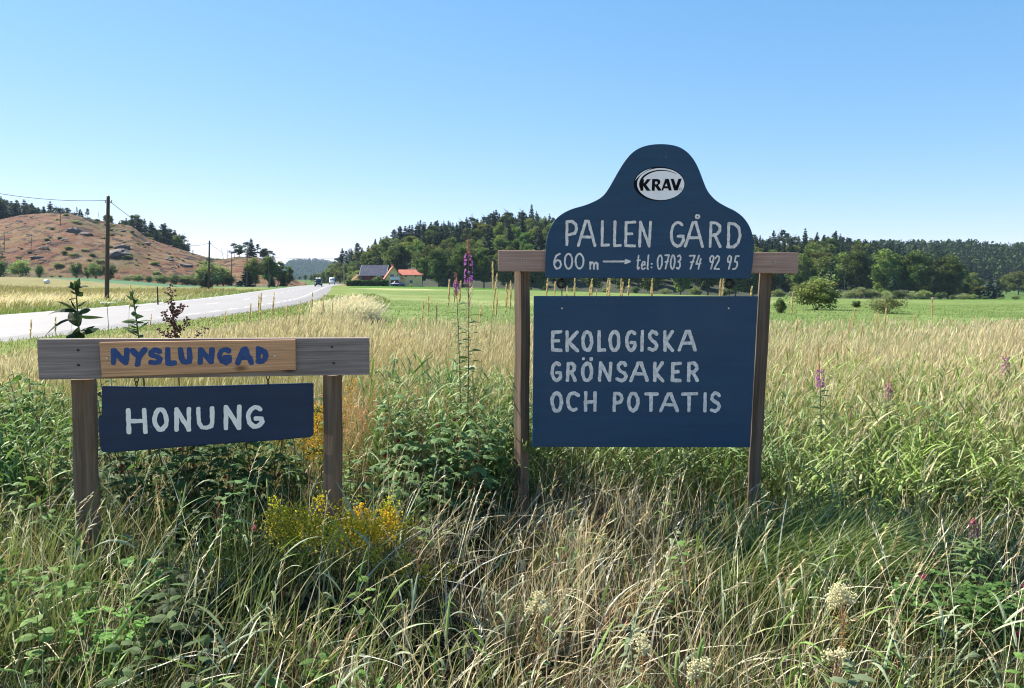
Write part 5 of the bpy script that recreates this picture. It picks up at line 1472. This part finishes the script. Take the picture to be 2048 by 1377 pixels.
n = 700; x, y = wedge(n, 4.7, 6.4, 1.0, umin=.02, umax=.30); reed(mb, x, y, np.interp(y, [4.7, 6.4], [.5, .75]) * G.uniform(.75, 1.1, n), 5, .22, .014, [(.13, .21, .06), (.18, .24, .10)], [2, 2])
n = 620; x, y = wedge(n, 4.5, 6.2, 1.0, umin=-.16, umax=.02); reed(mb, x, y, np.interp(y, [4.5, 6.2], [.55, .82]) * G.uniform(.75, 1.1, n), 6, .22, .015, [(.13, .22, .06), (.20, .27, .11)], [2, 2])
n = 500; x, y = wedge(n, 3.9, 6.0, 1.0, umin=-.78, umax=-.5); reed(mb, x, y, np.interp(y, [3.9, 6], [.38, .72]) * G.uniform(.7, 1.1, n), 6, .17, .014, [(.14, .23, .05), (.18, .27, .09)], [2, 2])
n = 260; x, y = wedge(n, 1.8, 4.2, 1.0); reed(mb, x, y, G.uniform(.22, .4, n), 3, .20, .011, [(.16, .25, .06), (.28, .33, .2)], [2, 2])
n = 1500; x, y = wedge(n, 2.35, 3.1, 1.0, umin=-.74, umax=-.15); k = G.random(n) < (1 - .7 * np.exp(-((x + .75) / .5) ** 2)) * sstep(.35, .6, fbm(x / .3, y / .3, 131, 3)); x, y = x[k], y[k]; n = len(x)
blades(mb, x, y, G.uniform(.26, .5, n), G.uniform(.003, .007, n), lean_of(n, .3, -.05, .22), G.uniform(0, .3, n), pick(n, [GREEN, GREY, DGREEN], [3, 2, 2]), pick(n, [GREEN, GREY, YGREEN], [3, 3, 2]), 6)
tag(mb.build('reed_grass', M['grass']), "broad bladed green grass right of and between the signs", None, None, 'stuff')

# 5. grass farther off: beyond the road, the verge, the crop
mb = MB()
n = 60000; y = 16 + 110 * G.random(n) ** 1.4; x = -(.10 + .72 * G.random(n)) * y; d = road_d(x, y); k = (d < -4.7); x, y, d = x[k], y[k], d[k]; n = len(x)
f2 = fbm(x / 22, y / 40, 9); st = sstep(.42, .60, f2) * sstep(95, 45, y); gs = sstep(-13, -6, d) * (G.random(n) < .8)
sc_ = np.interp(y, [16, 40, 80, 126], [.018, .035, .06, .09])
col = pick(n, [(.31, .245, .125), (.26, .22, .105), YGREEN], [4, 3, 1.6]); col = np.where((G.random(n) < st)[:, None], pick(n, [(.62, .54, .39), STRAW], [2, 1]), col); col = np.where((G.random(n) < gs)[:, None], pick(n, [GREEN, YGREEN], [2, 2]), col)
hh = np.where(gs > .5, .34, .62) * G.uniform(.6, 1.15, n)
blades(mb, x, y, hh, sc_, lean_of(n, .5, -.05, .25) * (1 + st)[:, None] * .8, G.uniform(0, .3, n), col, col * 1.1, 3)
tag(mb.build('dry_meadow_grass', M['grass']), "dry straw coloured grass in the meadow beyond the road", None, None, 'stuff')
mb = MB()
n = 30000; y = 13 + 75 * G.random(n) ** 1.3; d = 4.3 + 6.5 * G.random(n); x = road_x(y) + d; col = pick(n, [GREEN, YGREEN, GREY, TAN], [3, 3, 1.5, 1])
blades(mb, x, y, (.12 + .32 * sstep(7, 10, d)) * G.uniform(.6, 1.2, n), np.interp(y, [13, 40, 88], [.014, .035, .06]), lean_of(n, .25, 0, .25), G.uniform(0, .3, n), col, col, 3)
n = 60000; y = 12.5 + 50 * G.random(n) ** 1.5; x = (-.35 + 1.1 * G.random(n)) * y; k = (~meadow_mask(x, y)) & (road_d(x, y) > 9.5); x, y = x[k], y[k]; n = len(x)
col = pick(n, [(.12, .195, .045), (.15, .215, .06), (.19, .24, .09)], [3, 3, 2]); col = np.where((G.random(n) < sstep(.56, .68, fbm(x / 22, y / 40, 9)) * .5)[:, None], pick(n, [(.42, .42, .24)], [1]), col)
blades(mb, x, y, .10 * G.uniform(.5, 1.2, n), np.interp(y, [13, 40, 133], [.010, .022, .05]), lean_of(n, .15, 0, .3), G.uniform(0, .3, n), col, col * 1.1, 3)
tag(mb.build('verge_grass', M['grass']), "short green grass of the road verge and the crop field", None, None, 'stuff')
# ------------------------------------------------------------------ single plants one can point at
PR = np.random.default_rng(77)
OVAL, LANCE, TOOTH = (.06, .75, 1, .85, .5, .03), (.2, .9, 1, .75, .4, .03), (.15, .95, .85, 1, .62, .7, .3, .03)
def leaf(mb, P, D, L, W, col, pr=OVAL, droop=.35, fold=.22, K=5, roll=.35):
    P = np.atleast_2d(P); D = unit(np.atleast_2d(D)); n = len(P)
    side = unit(np.cross(D, np.array([0, 0, 1.]) + PR.normal(0, roll, (n, 3))))
    col = np.atleast_2d(col) * PR.uniform(.8, 1.2, (n, 1))
    mb.ribbon(P, D, np.broadcast_to(L, n) * PR.uniform(.75, 1.2, n), np.broadcast_to(W, n) * PR.uniform(.8, 1.15, n), np.array([0, 0, -1.]) * droop, side, K=K, prof=pr, fold=fold, col=col, tip=col * 1.08)
def stem_path(base, top, bow, n=9):
    t = np.linspace(0, 1, n)[:, None]; base, top = np.array(base), np.array(top)
    return base + (top - base) * t + np.array(bow) * (4 * t * (1 - t))
def on(path, f):
    t = np.linspace(0, 1, len(path)); return np.stack([np.interp(f, t, path[:, i]) for i in range(3)], -1)
def ground(px, Y):
    x = (px - 1024) / F * Y; return np.array([x, Y, float(base_z(x, Y)) - .03])

# leafy shoots standing up behind the small sign
def shoot(px0, px1, top, Y, label, L, W, nl, col, bow=(.02, 0, 0)):
    b0 = ground(px0, Y); t0 = np.array(at(px1, top, Y)); e = empty('shrub_shoot', tuple(b0)); tag(e, label, "plant")
    P = stem_path(b0, t0, bow); sc_ = np.linspace(.008, .003, len(P))
    mb = MB(); mb.tubes([P], [sc_], 6, col=(.10, .11, .05)); mb.build('stem', M['stem'], e, b0)
    mb = MB()
    for k in range(nl):
        f = .74 + .26 * k / (nl - 1); p = on(P, f); a = k * 2.4 + PR.normal(0, .3); up = .35 + .7 * (f > .9)
        s = 1.0 if f < .93 else .62
        for q in (0, math.pi):
            a2 = a + q + PR.normal(0, .45); leaf(mb, p + [0, 0, PR.normal(0, .012)], [math.cos(a2), math.sin(a2) * .6, up + PR.normal(.15, .3)], L * s * PR.uniform(.6, 1.25), W * s * PR.uniform(.7, 1.2), col, OVAL, PR.uniform(.1, .7), .35, 6, .7)
    leaf(mb, np.tile(t0, (3, 1)), [[.3, 0, 1], [-.5, .1, .9], [.1, -.3, 1]], L * .6, W * .5, col, OVAL, .1)
    mb.build('leaves', M['leaf'], e, b0)
shoot(196, 152, 582, 3.95, "tall leafy shoot above the left end of the grey beam",   .13, .060, 13, (.038, .065, .028), (-.02, 0, 0))
shoot(289, 266, 594, 4.05, "slimmer leafy shoot in the middle above the grey beam", .085, .034, 16, (.075, .125, .05))
b0 = ground(352, 4.0); t0 = np.array(at(340, 573, 4.0)); e = empty('dock_plant', tuple(b0)); tag(e, "brown dock in seed above the grey beam, right of two leafy shoots", "plant")
P = stem_path(b0, t0, (.02, 0, 0)); mb = MB(); mb.tubes([P], [np.linspace(.006, .002, 9)], 6, col=(.22, .12, .07))
SB = []
for f, dx, dz in ((.80, .07, .08), (.84, -.06, .07), (.78, -.09, .06), (.88, .06, .06), (.74, .17, .12)):
    p = on(P, f); q = p + np.array([dx, 0, dz]); mb.tubes([[p, (p + q) / 2 + np.array([0, 0, -.01]), q]], [[.003, .002, .0015]], 5, col=(.22, .12, .07)); SB.append((p, q))
mb.build('stem', M['stem'], e, b0); mb = MB()
for p, q in SB + [(on(P, .80), t0)] * 3:
    n = 60; f = PR.random(n)[:, None]; C = p + (q - p) * f + PR.normal(0, .010, (n, 3)); mb.blobs(C, PR.uniform(.003, .0065, n), col=np.array([[.16, .075, .055]]) * PR.uniform(.6, 1.5, (n, 1)))
mb.build('seed_sprays', M['stem'], e, b0); mb = MB()
for k in range(12): leaf(mb, on(P, .62 + .035 * k), [math.cos(k * 2.4), math.sin(k * 2.4), .3], .06, .02, (.13, .12, .055), LANCE, .4)
mb.build('leaves', M['leaf'], e, b0)

def umbel(px, top, Y, label, R=.05, cat="flower"):
    b0 = ground(px, Y); t0 = np.array(at(px, top, Y)); e = empty('umbel_flower', tuple(b0)); tag(e, label, cat)
    P = stem_path(b0, t0 - [0, 0, .03], (.01, 0, 0)); mb = MB(); mb.tubes([P], [np.linspace(.004, .002, 9)], 5, col=(.15, .2, .08)); C = []
    for k in range(12):
        a = k * 2.4; q = R * math.sqrt((k + .5) / 12); p = t0 + [q * math.cos(a), q * math.sin(a), .0]; mb.tubes([[P[-1], p]], [[.001, .001]], 4, col=(.2, .26, .1)); C.append(p + PR.normal(0, .006, (7, 3)) * [1, 1, .3])
    mb.build('stem', M['stem'], e, b0); n = len(C) * 7
    MB().blobs(np.concatenate(C), PR.uniform(.003, .005, n), col=(.8, .8, .74)).build('blossoms', M['petal'], e, b0)
umbel(214, 606, 5.6, "white umbel flower before the road, right of the tall leafy shoot", .06)
umbel(944, 735, 5.0, "small cream umbel left of the big sign's left post", .05)

# fireweed
def fireweed(px0, px1, top, fl0, fl1, pods, Y, label, scale=1.0, droop=0.0, fc=(.33, .11, .40)):
    b0 = ground(px0, Y); t0 = np.array(at(px1, top, Y)); e = empty('fireweed', tuple(b0)); tag(e, label, "fireweed")
    P = stem_path(b0, t0, (.015, 0, 0), 14); H_ = t0[2] - b0[2]; fz = lambda py: float(np.clip((at(px1, py, Y).z - b0[2]) / H_, 0, 1))
    mb = MB(); mb.tubes([P], [np.linspace(.007, .0015, 14)], 6, col=(.20, .13, .09)); mb.build('stem', M['stem'], e, b0)
    mb = MB()        # buds on the tip
    n = 70; f = fz(fl1) + (1 - fz(fl1)) * PR.random(n) ** 1.2; a = PR.random(n) * 6.28; p = on(P, f); w = (1.02 - f) / (1.02 - fz(fl1))
    D = np.stack([np.cos(a), np.sin(a), np.full(n, .15)], 1); mb.ribbon(p, D, (.008 + .03 * w) * scale, .003, np.array([0, 0, -.5]), unit(np.cross(D, [0, 0, 1.])), K=3, prof=[.4, .5, 1, .3], col=(.42, .14, .16)); mb.build('buds', M['petal'], e, b0)
    mb = MB(); n = int(52 * scale); f = PR.uniform(fz(fl0), fz(fl1), n); a = PR.random(n) * 6.28; p = on(P, f); D = unit(np.stack([np.cos(a), np.sin(a), np.full(n, .25)], 1)); C = p + D * .032 * scale
    for k in range(4):
        u1 = unit(np.cross(D, [0, 0, 1.])); u2 = np.cross(D, u1); an = k * 1.57 + .5; dd = unit(D * .5 + u1 * math.cos(an) + u2 * math.sin(an))
        mb.ribbon(C, dd, .014 * scale, .011 * scale, np.array([0, 0, -.1]), unit(np.cross(dd, D)), K=2, prof=[.4, 1, .6], col=np.array([fc]) * PR.uniform(.7, 1.3, (n, 1)))
    mb.build('blossoms', M['petal'], e, b0)
    if pods:
        mb = MB(); n = 34; f = PR.uniform(fz(pods), fz(fl0), n); a = PR.random(n) * 6.28; D = unit(np.stack([np.cos(a), np.sin(a), PR.uniform(.4, .9, n)], 1))
        mb.ribbon(on(P, f), D, .07 * scale, .0032, np.array([0, 0, .25]), unit(np.cross(D, [0, 0, 1.])), K=3, prof=[.5, 1, 1, .5], col=(.33, .19, .17)); mb.build('seed_pods', M['stem'], e, b0)
    mb = MB(); f0 = fz(pods or fl0) - .02
    for k in range(64):
        f = f0 * (.3 + .7 * k / 63); a = k * 2.4; leaf(mb, on(P, f), [math.cos(a), math.sin(a), .55], .10, .021, (.14, .20, .085), LANCE, .5)
    mb.build('leaves', M['leaf'], e, b0)
fireweed(926, 936, 474, 568, 512, 622, 4.75, "tall purple fireweed spike standing just left of the big sign", .72)
fireweed(918, 911, 545, 585, 566, 600, 4.9, "short fireweed shoot right beside the tall purple one", .55)
fireweed(1652, 1636, 690, 778, 742, None, 4.9, "fireweed with one purple flower tuft right of the big sign", .72, fc=(.40, .15, .40))
fireweed(1772, 1778, 745, 800, 770, None, 5.2, "faded pink fireweed in the grass right of the purple tuft", .7, fc=(.46, .24, .28))
fireweed(2008, 2012, 700, 750, 716, None, 6.6, "pale pink fireweed in the meadow at the far right", .9, fc=(.46, .28, .36))
fireweed(1952, 1948, 1035, 1078, 1046, None, 3.3, "dark purple flower spike low in the grass at the right", .5, fc=(.16, .06, .13))

# raspberry bushes
def raspberry(px, Y, H_, R, nst, label, col=(.13, .19, .06), berries=0, L=.075, lean=0.0):
    b0 = ground(px, Y); e = empty('raspberry_bush', tuple(b0)); tag(e, label, "raspberry bush")
    ms, ml, mbb = MB(), MB(), MB(); bc = []
    for s in range(nst):
        a = PR.random() * 6.28; q = R * math.sqrt(PR.random()); h = H_ * PR.uniform(.6, 1.05)
        o = b0 + [math.cos(a) * q * .7, math.sin(a) * q * .4, 0]; t0 = o + [math.cos(a) * R * .5 + lean, math.sin(a) * R * .3, h]
        P = stem_path(o, t0, PR.normal(0, .03, 3) * [1, 1, 0]); ms.tubes([P], [np.linspace(.005, .002, 9)], 5, col=(.17, .11, .07))
        for k in range(13):
            f = .25 + .75 * k / 12; p = on(P, f); an = k * 2.4 + s; d = np.array([math.cos(an), math.sin(an), .35]); pet = p + unit(d) * .055
            ms.tubes([[p, pet]], [[.0015, .001]], 4, col=(.15, .15, .07)); sd = np.array([-d[1], d[0], 0])
            sz = L * (1.1 - .45 * f) * PR.uniform(.8, 1.25)
            leaf(ml, np.tile(pet, (3, 1)), [d + [0, 0, -.2], d * .35 + sd, d * .35 - sd], [sz * 1.15, sz, sz], sz * .72, col, TOOTH, .45, .25, 7)
            if berries and PR.random() < berries and f > .45: bc.append(pet + [0, 0, -.03] + PR.normal(0, .02, 3))
    ms.build('canes', M['stem'], e, b0); ml.build('leaves', M['leaf'], e, b0)
    for c in bc[:14]:
        n = 22; u = unit(PR.normal(0, 1, (n, 3))); MB().blobs(c + u * [.007, .007, .008], .0035, col=np.array([[.34, .03, .045]]) * PR.uniform(.6, 1.3, (n, 1))).build('berry', M['petal'], e, b0)
raspberry(300, 3.95, .78, .30, 9, "raspberry bush under the left half of the honey board", (.075, .125, .05), .05)
raspberry(440, 3.9, .70, .34, 10, "raspberry bush under the middle of the honey board", (.085, .14, .05), .05)
raspberry(560, 4.1, .66, .26, 7, "raspberry bush under the right end of the honey board", (.10, .155, .05))
raspberry(858, 4.35, .72, .34, 12, "raspberry bush with red berries between the two signs", (.115, .18, .07), .30)
raspberry(960, 5.0, .80, .36, 10, "leafy raspberry bush behind, left of the big sign's post", (.13, .20, .08), .03)
raspberry(800, 4.0, .40, .20, 5, "low leafy bramble left of the berry bush", (.10, .16, .06))
raspberry(60, 4.3, .60, .34, 9, "green leafy bush left of the small sign", (.12, .20, .05))
raspberry(-10, 5.4, .85, .4, 9, "leafy bush at the picture's left edge", (.13, .21, .05))
raspberry(110, 5.0, .72, .34, 8, "leafy bush behind the left end of the grey beam", (.12, .19, .055))
raspberry(350, 2.55, .34, .12, 3, "dark leaved bramble shoot in the shaded front below the small sign", (.040, .060, .026), 0, .052)
raspberry(1800, 5.4, .62, .3, 6, "leafy weed among the reeds right of the big sign", (.13, .2, .08))

# yellow bedstraw: clouds of tiny flowers on thin stems
def bedstraw(px, Y, H_, R, n_st, label, lean=.1, yc=(.80, .70, .05), name='bedstraw', dens=110):
    b0 = ground(px, Y); e = empty(name, tuple(b0)); tag(e, label, "flowering plant")
    ms, ml, mf = MB(), MB(), MB()
    for s in range(n_st):
        a = PR.random() * 6.28; q = R * math.sqrt(PR.random()); o = b0 + [math.cos(a) * q * .5, math.sin(a) * q * .3, 0]
        t0 = b0 + [math.cos(a) * q + (lean + .10 * PR.normal()) * PR.uniform(.3, 1.2), math.sin(a) * q * .5, H_ * PR.uniform(.7, 1.08)]; P = stem_path(o, t0, (0, 0, .03)); ms.tubes([P], [np.linspace(.0022, .001, 9)], 4, col=(.16, .19, .06))
        n = 36; f = PR.uniform(.2, .75, n); an = PR.random(n) * 6.28; D = np.stack([np.cos(an), np.sin(an), np.full(n, .3)], 1); leaf(ml, on(P, f), D, .022, .0035, (.11, .16, .04), LANCE, .2, 0, 2)
        n = int(dens * PR.uniform(.6, 1.3)); f = 1 - .42 * PR.random(n) ** 1.3; w = .016 + .07 * (1 - f); C = on(P, f) + PR.normal(0, 1, (n, 3)) * w[:, None] * .8
        mf.blobs(C, PR.uniform(.0022, .0048, n), col=np.array([yc]) * PR.uniform(.55, 1.15, (n, 1)) * [1, PR.uniform(.85, 1.1), 1])
    ms.build('stems', M['stem'], e, b0); ml.build('leaves', M['leaf'], e, b0); mf.build('blossoms', M['petal'], e, b0)
bedstraw(655, 3.2, .36, .20, 20, "yellow bedstraw clump at the foot of the small sign's right post", .02)
bedstraw(745, 3.25, .35, .18, 15, "yellow bedstraw clump just right of the small sign's right post", .02, (.86, .70, .05))
bedstraw(585, 3.15, .34, .13, 8, "greener bedstraw clump left of the small sign's right post", -.02, (.62, .62, .07))
bedstraw(815, 3.0, .30, .08, 5, "small bedstraw sprig low right of the yellow clumps", .02, (.6, .52, .05))
bedstraw(634, 3.95, .74, .06, 9, "tall yellow spike hidden behind the small sign's right post", .0, (.82, .58, .03), 'goldenrod', 150)
bedstraw(600, 3.9, .62, .10, 6, "orange yellow flowers below the honey board's right end", .0, (.78, .62, .06), 'goldenrod', 24)

# meadowsweet: cream plumes on reddish stems
def meadowsweet(px, top, Y, label, n_pl=3, W=.03, brown=.35):
    b0 = ground(px, Y); t0 = np.array(at(px, top, Y)); e = empty('meadowsweet', tuple(b0)); tag(e, label, "flower")
    P = stem_path(b0, t0, (.01, 0, 0)); mb = MB(); mb.tubes([P], [np.linspace(.0035, .0015, 9)], 5, col=(.30, .12, .08)); mf, mo = MB(), MB(); H_ = t0[2] - b0[2]
    for k in range(n_pl):
        p = t0 + PR.normal(0, 1, 3) * [W, W * .6, W * .7]; q = on(P, .8); mb.tubes([[q, p]], [[.0014, .001]], 4, col=(.25, .16, .08)); n = 130
        mf.blobs(p + PR.normal(0, 1, (n, 3)) * [W * .5, W * .4, W * .45], PR.uniform(.0016, .0034, n), col=np.array([[.80, .74, .54]]) * PR.uniform(.75, 1.1, (n, 1)))
    n = int(160 * brown * 2); f = PR.uniform(.62, .97, n); mo.blobs(on(P, f) + PR.normal(0, .014, (n, 3)), PR.uniform(.001, .0022, n), col=np.array([[.55, .36, .12]]) * PR.uniform(.7, 1.2, (n, 1)))
    mb.build('stem', M['stem'], e, b0); mf.build('flower_plume', M['petal'], e, b0); mo.build('withered_blossoms', M['petal'], e, b0)
    ml = MB()
    for k in range(7): leaf(ml, on(P, .15 + .08 * k), [math.cos(k * 2.4), math.sin(k * 2.4), .4], .05, .02, (.1, .16, .06), TOOTH, .4, .2, 6)
    ml.build('leaves', M['leaf'], e, b0)
meadowsweet(1073, 1205, 2.45, "cream flower plume low in the middle of the dry grass", 4, .022)
meadowsweet(1688, 1200, 2.35, "tallest cream flower plume on a red stem at the lower right", 5, .024, .8)
meadowsweet(1672, 1316, 2.2, "small cream plume under the tallest one at the lower right", 3, .016)
meadowsweet(1284, 1285, 2.3, "pair of cream flower tufts left of centre right foreground grass", 3, .018)
meadowsweet(1392, 1335, 2.15, "cream flower tuft at the bottom edge below the big sign", 3, .018)
meadowsweet(945, 745, 4.9, "cream flower plume behind the berry bush", 3, .03)

# sedge tuft in the shade of the big sign, leaning right
b0 = ground(1630, 3.62); n = 2400; e = empty('sedge_tuft', tuple(b0)); tag(e, "dark green sedge tuft arching right beside the big sign's right post", "grass tuft")
mb = MB(); x = b0[0] + PR.normal(.02, .17, n); y = b0[1] + PR.normal(0, .14, n); z = base_z(x, y); a = PR.normal(.15, .8, n); le = PR.uniform(.2, 1.05, n)
l2 = np.stack([np.cos(a) * le + .22, np.sin(a) * le * .7 - .1], 1); col = np.array([(.085, .14, .032), (.16, .22, .05), (.25, .29, .10)])[PR.choice(3, n, p=[.5, .35, .15])] * PR.uniform(.7, 1.3, (n, 1))
blades(mb, x, y, PR.uniform(.30, .62, n), PR.uniform(.0025, .0045, n), l2, PR.uniform(.1, .4, n), col * .8, col, 7, z=z, pr=(.8, 1, .9, .7, .05)); mb.build('blades', M['grass'], e, b0)
# red clover at the lower right
def clover(px, Y, H_, R, n_st, nfl, label, col=(.075, .15, .04), fc=(.40, .08, .20)):
    b0 = ground(px, Y); e = empty('clover', tuple(b0)); tag(e, label, "clover"); ms, ml = MB(), MB(); fl = []
    for s in range(n_st):
        a = PR.random() * 6.28; q = R * math.sqrt(PR.random()); t0 = b0 + [math.cos(a) * q, math.sin(a) * q * .7, H_ * PR.uniform(.35, 1)]; P = stem_path(b0 + [math.cos(a) * q * .6, math.sin(a) * q * .4, 0], t0, (0, 0, 0), 5); ms.tubes([P], [np.linspace(.002, .0012, 5)], 4, col=(.13, .18, .06))
        for k in range(3):
            an = a + k * 2.1; leaf(ml, t0, [math.cos(an), math.sin(an), .12], .036, .024, col, OVAL, .15, .12, 4)
        if s < nfl: fl.append(t0 + [0, 0, .035])
    ms.build('stems', M['stem'], e, b0); ml.build('leaves', M['leaf'], e, b0)
    for c in fl:
        n = 60; u = unit(PR.normal(0, 1, (n, 3)) + [0, 0, .3]); mb = MB(); mb.ribbon(c + u * .002, u, .014, .004, np.array([0, 0, .1]), unit(np.cross(u, PR.normal(0, 1, (n, 3)))), K=2, prof=[.4, 1, .4], col=np.array([fc]) * PR.uniform(.6, 1.5, (n, 1))); mb.build('blossom', M['petal'], e, b0)
clover(1950, 2.95, .30, .26, 190, 6, "dark leafy red clover patch at the lower right corner")
clover(2060, 2.9, .28, .2, 110, 2, "dark clover patch cut by the right edge")
clover(290, 2.75, .30, .10, 26, 1, "single pink clover in the shade right of the small sign's left post", (.10, .2, .05), (.55, .16, .24))
clover(452, 3.3, .42, .10, 22, 1, "pink clover below the honey board's middle", (.08, .15, .05), (.55, .16, .24))
clover(190, 2.4, .22, .14, 46, 0, "bright green leafy weed low in the left front", (.12, .24, .05))
clover(720, 2.2, .2, .12, 34, 0, "small round leaved weed low left of the middle front", (.11, .22, .05))
clover(1810, 2.15, .22, .16, 50, 0, "grey green leafy weed at the lower right front", (.14, .22, .09))
clover(30, 2.6, .3, .2, 70, 0, "leafy green weed at the lower left edge", (.11, .21, .05))

# tall seed heads that stand clear above the meadow
th = []
for v in range(5):
    q = np.random.default_rng(300 + v); h = 1.0; mb = MB(); t = np.linspace(0, 1, 8); bow = q.uniform(.01, .05)
    P = np.stack([bow * t ** 2, np.zeros(8), t * h * .93], 1); mb.tubes([P], [np.linspace(.0021, .0013, 8)], 5, col=(.42, .40, .18))
    e = empty('grass_stalk', (0, 0, 0)); mb.build('stem', M['stem'], e)
    mb = MB(); n = 150; f = q.random(n); an = q.random(n) * 6.28; C = np.stack([bow * (1 + .16 * f) + 0 * f, 0 * f, h * (.90 + .115 * f)], 1); D = unit(np.stack([np.cos(an) * .45 + .1, np.sin(an) * .45, np.ones(n)], 1)); w = np.sin(np.pi * np.clip(f * .85 + .12, 0, 1)) ** .7
    mb.ribbon(C, D, .012 + .010 * w, .0020 + .0022 * w, np.array([0, 0, -.1]), unit(np.cross(D, q.normal(0, 1, (n, 3)))), K=2, prof=[.5, 1, .1], col=np.array([[.66, .54, .34]]) * q.uniform(.75, 1.2, (n, 1))); mb.build('seed_head', M['petal'], e); th.append(e)
_n = [0]
def stalk(px, top, Y, label, group, lean=0.0):
    b0 = ground(px, Y); h = at(px, top, Y).z - b0[2]; k = _n[0]; _n[0] += 1; s = h / 1.015
    o = th[k] if k < 5 else copy_tree(th[k % 5], (0, 0, 0)); o.location = tuple(b0); o.rotation_euler = (PR.normal(0, .02), lean + PR.normal(0, .025), PR.random() * 6.28 * 0 + PR.normal(0, .5)); o.scale = (.9, .9, s); tag(o, label, "grass stalk", group)
for px, top in ((872, 558), (884, 562), (890, 564), (901, 569), (953, 549), (967, 582), (958, 590), (990, 527), (1014, 544), (1023, 558), (1016, 566), (977, 580), (823, 603), (844, 592), (914, 600), (940, 610), (860, 606), (1004, 570)):
    stalk(px, top, PR.uniform(4.9, 5.8), "tall tan seed head standing between the fireweed and the big sign's left post", "seed heads left of the big sign", .04)
for px, top in ((1063, 555), (1137, 557), (1145, 570), (1162, 580), (1180, 557), (1183, 560), (1195, 566), (1209, 558), (1214, 566), (1229, 556), (1236, 560), (1275, 557), (1291, 577), (1415, 556), (1421, 554), (1457, 572), (1088, 566), (1106, 575)):
    stalk(px, top, PR.uniform(5.0, 5.8), "tall tan seed head showing in the gap between the two blue boards", "seed heads behind the gap of the big sign", .04)
for px, top in ((1578, 588), (1690, 618), (1725, 620), (1752, 618), (1738, 634), (1675, 638), (1809, 630), (1562, 636), (1634, 645), (1664, 652), (1700, 648), (1995, 640)):
    stalk(px, top, PR.uniform(5.4, 6.6), "tall tan seed head above the meadow right of the big sign", "seed heads right of the big sign", .04)
stalk(1883, 597, 5.6, "tallest lone seed head against the green crop at the right", None, -.03)
for px, top in ((134, 588), (235, 571), (456, 605), (487, 586), (500, 590), (510, 585), (524, 606), (545, 610), (580, 602), (602, 585), (618, 587), (560, 612), (640, 600), (30, 640), (90, 635), (262, 628), (420, 622)):
    stalk(px, top, PR.uniform(5.2, 7.0), "thin seed head standing against the road above the small sign", "seed heads against the road", .08)

# low broad leaved weeds through the front grass: one uncountable mass
mb = MB(); n = 620; x, y = wedge(n, 1.7, 5.2, .85); u = x / y
k = PR.random(n) < np.clip(2.6 * (fbm(x / .45, y / .45, 151, 3) - .40), 0, 1) * (.35 + .9 * sstep(-.02, -.25, u) + .6 * sstep(.28, .45, u)); x, y = x[k], y[k]
for a, b_ in zip(x, y):
    z = float(base_z(a, b_)); h = PR.uniform(.14, .36) * (1.35 if b_ > 3.6 else 1); t0 = np.array([a + PR.normal(.03, .05), b_ + PR.normal(0, .04), z + h]); P = stem_path((a, b_, z - .02), t0, (0, 0, 0), 5)
    mb.tubes([P], [np.linspace(.0025, .0012, 5)], 4, col=(.13, .16, .06))
    kind = PR.random(); c = np.array([(.10, .18, .045), (.15, .24, .07), (.075, .12, .045), (.17, .21, .12)][int(PR.integers(4))]); nl = int(PR.integers(8, 16)); L = PR.uniform(.035, .075)
    f = np.linspace(.25, 1, nl); an = np.arange(nl) * 2.4 + PR.random() * 6; D = np.stack([np.cos(an), np.sin(an), np.full(nl, .35)], 1)
    leaf(mb, on(P, f), D, L, L * (.5 if kind < .6 else .28), c, OVAL if kind < .6 else LANCE, PR.uniform(.2, .7), .2, 4)
tag(mb.build('weeds', M['leaf']), "low broad leaved weeds among the grass in front", None, None, 'stuff')
# ------------------------------------------------------------------ summer haze
m = bpy.data.materials.new("summer_haze"); m.use_nodes = True; nt = m.node_tree; nt.nodes.clear()
out = N(nt, "ShaderNodeOutputMaterial"); pv = N(nt, "ShaderNodeVolumePrincipled")
pv.inputs["Color"].default_value = (0.55, 0.74, 0.98, 1); pv.inputs["Density"].default_value = 0.00009; pv.inputs["Anisotropy"].default_value = 0.1
nt.links.new(pv.outputs[0], out.inputs["Volume"])
hz = MB().box(-3500, 3500, -3500, 3500, -8, 95).build('haze', m)
tag(hz, "thin blue summer haze over the valley", None, None, 'stuff')
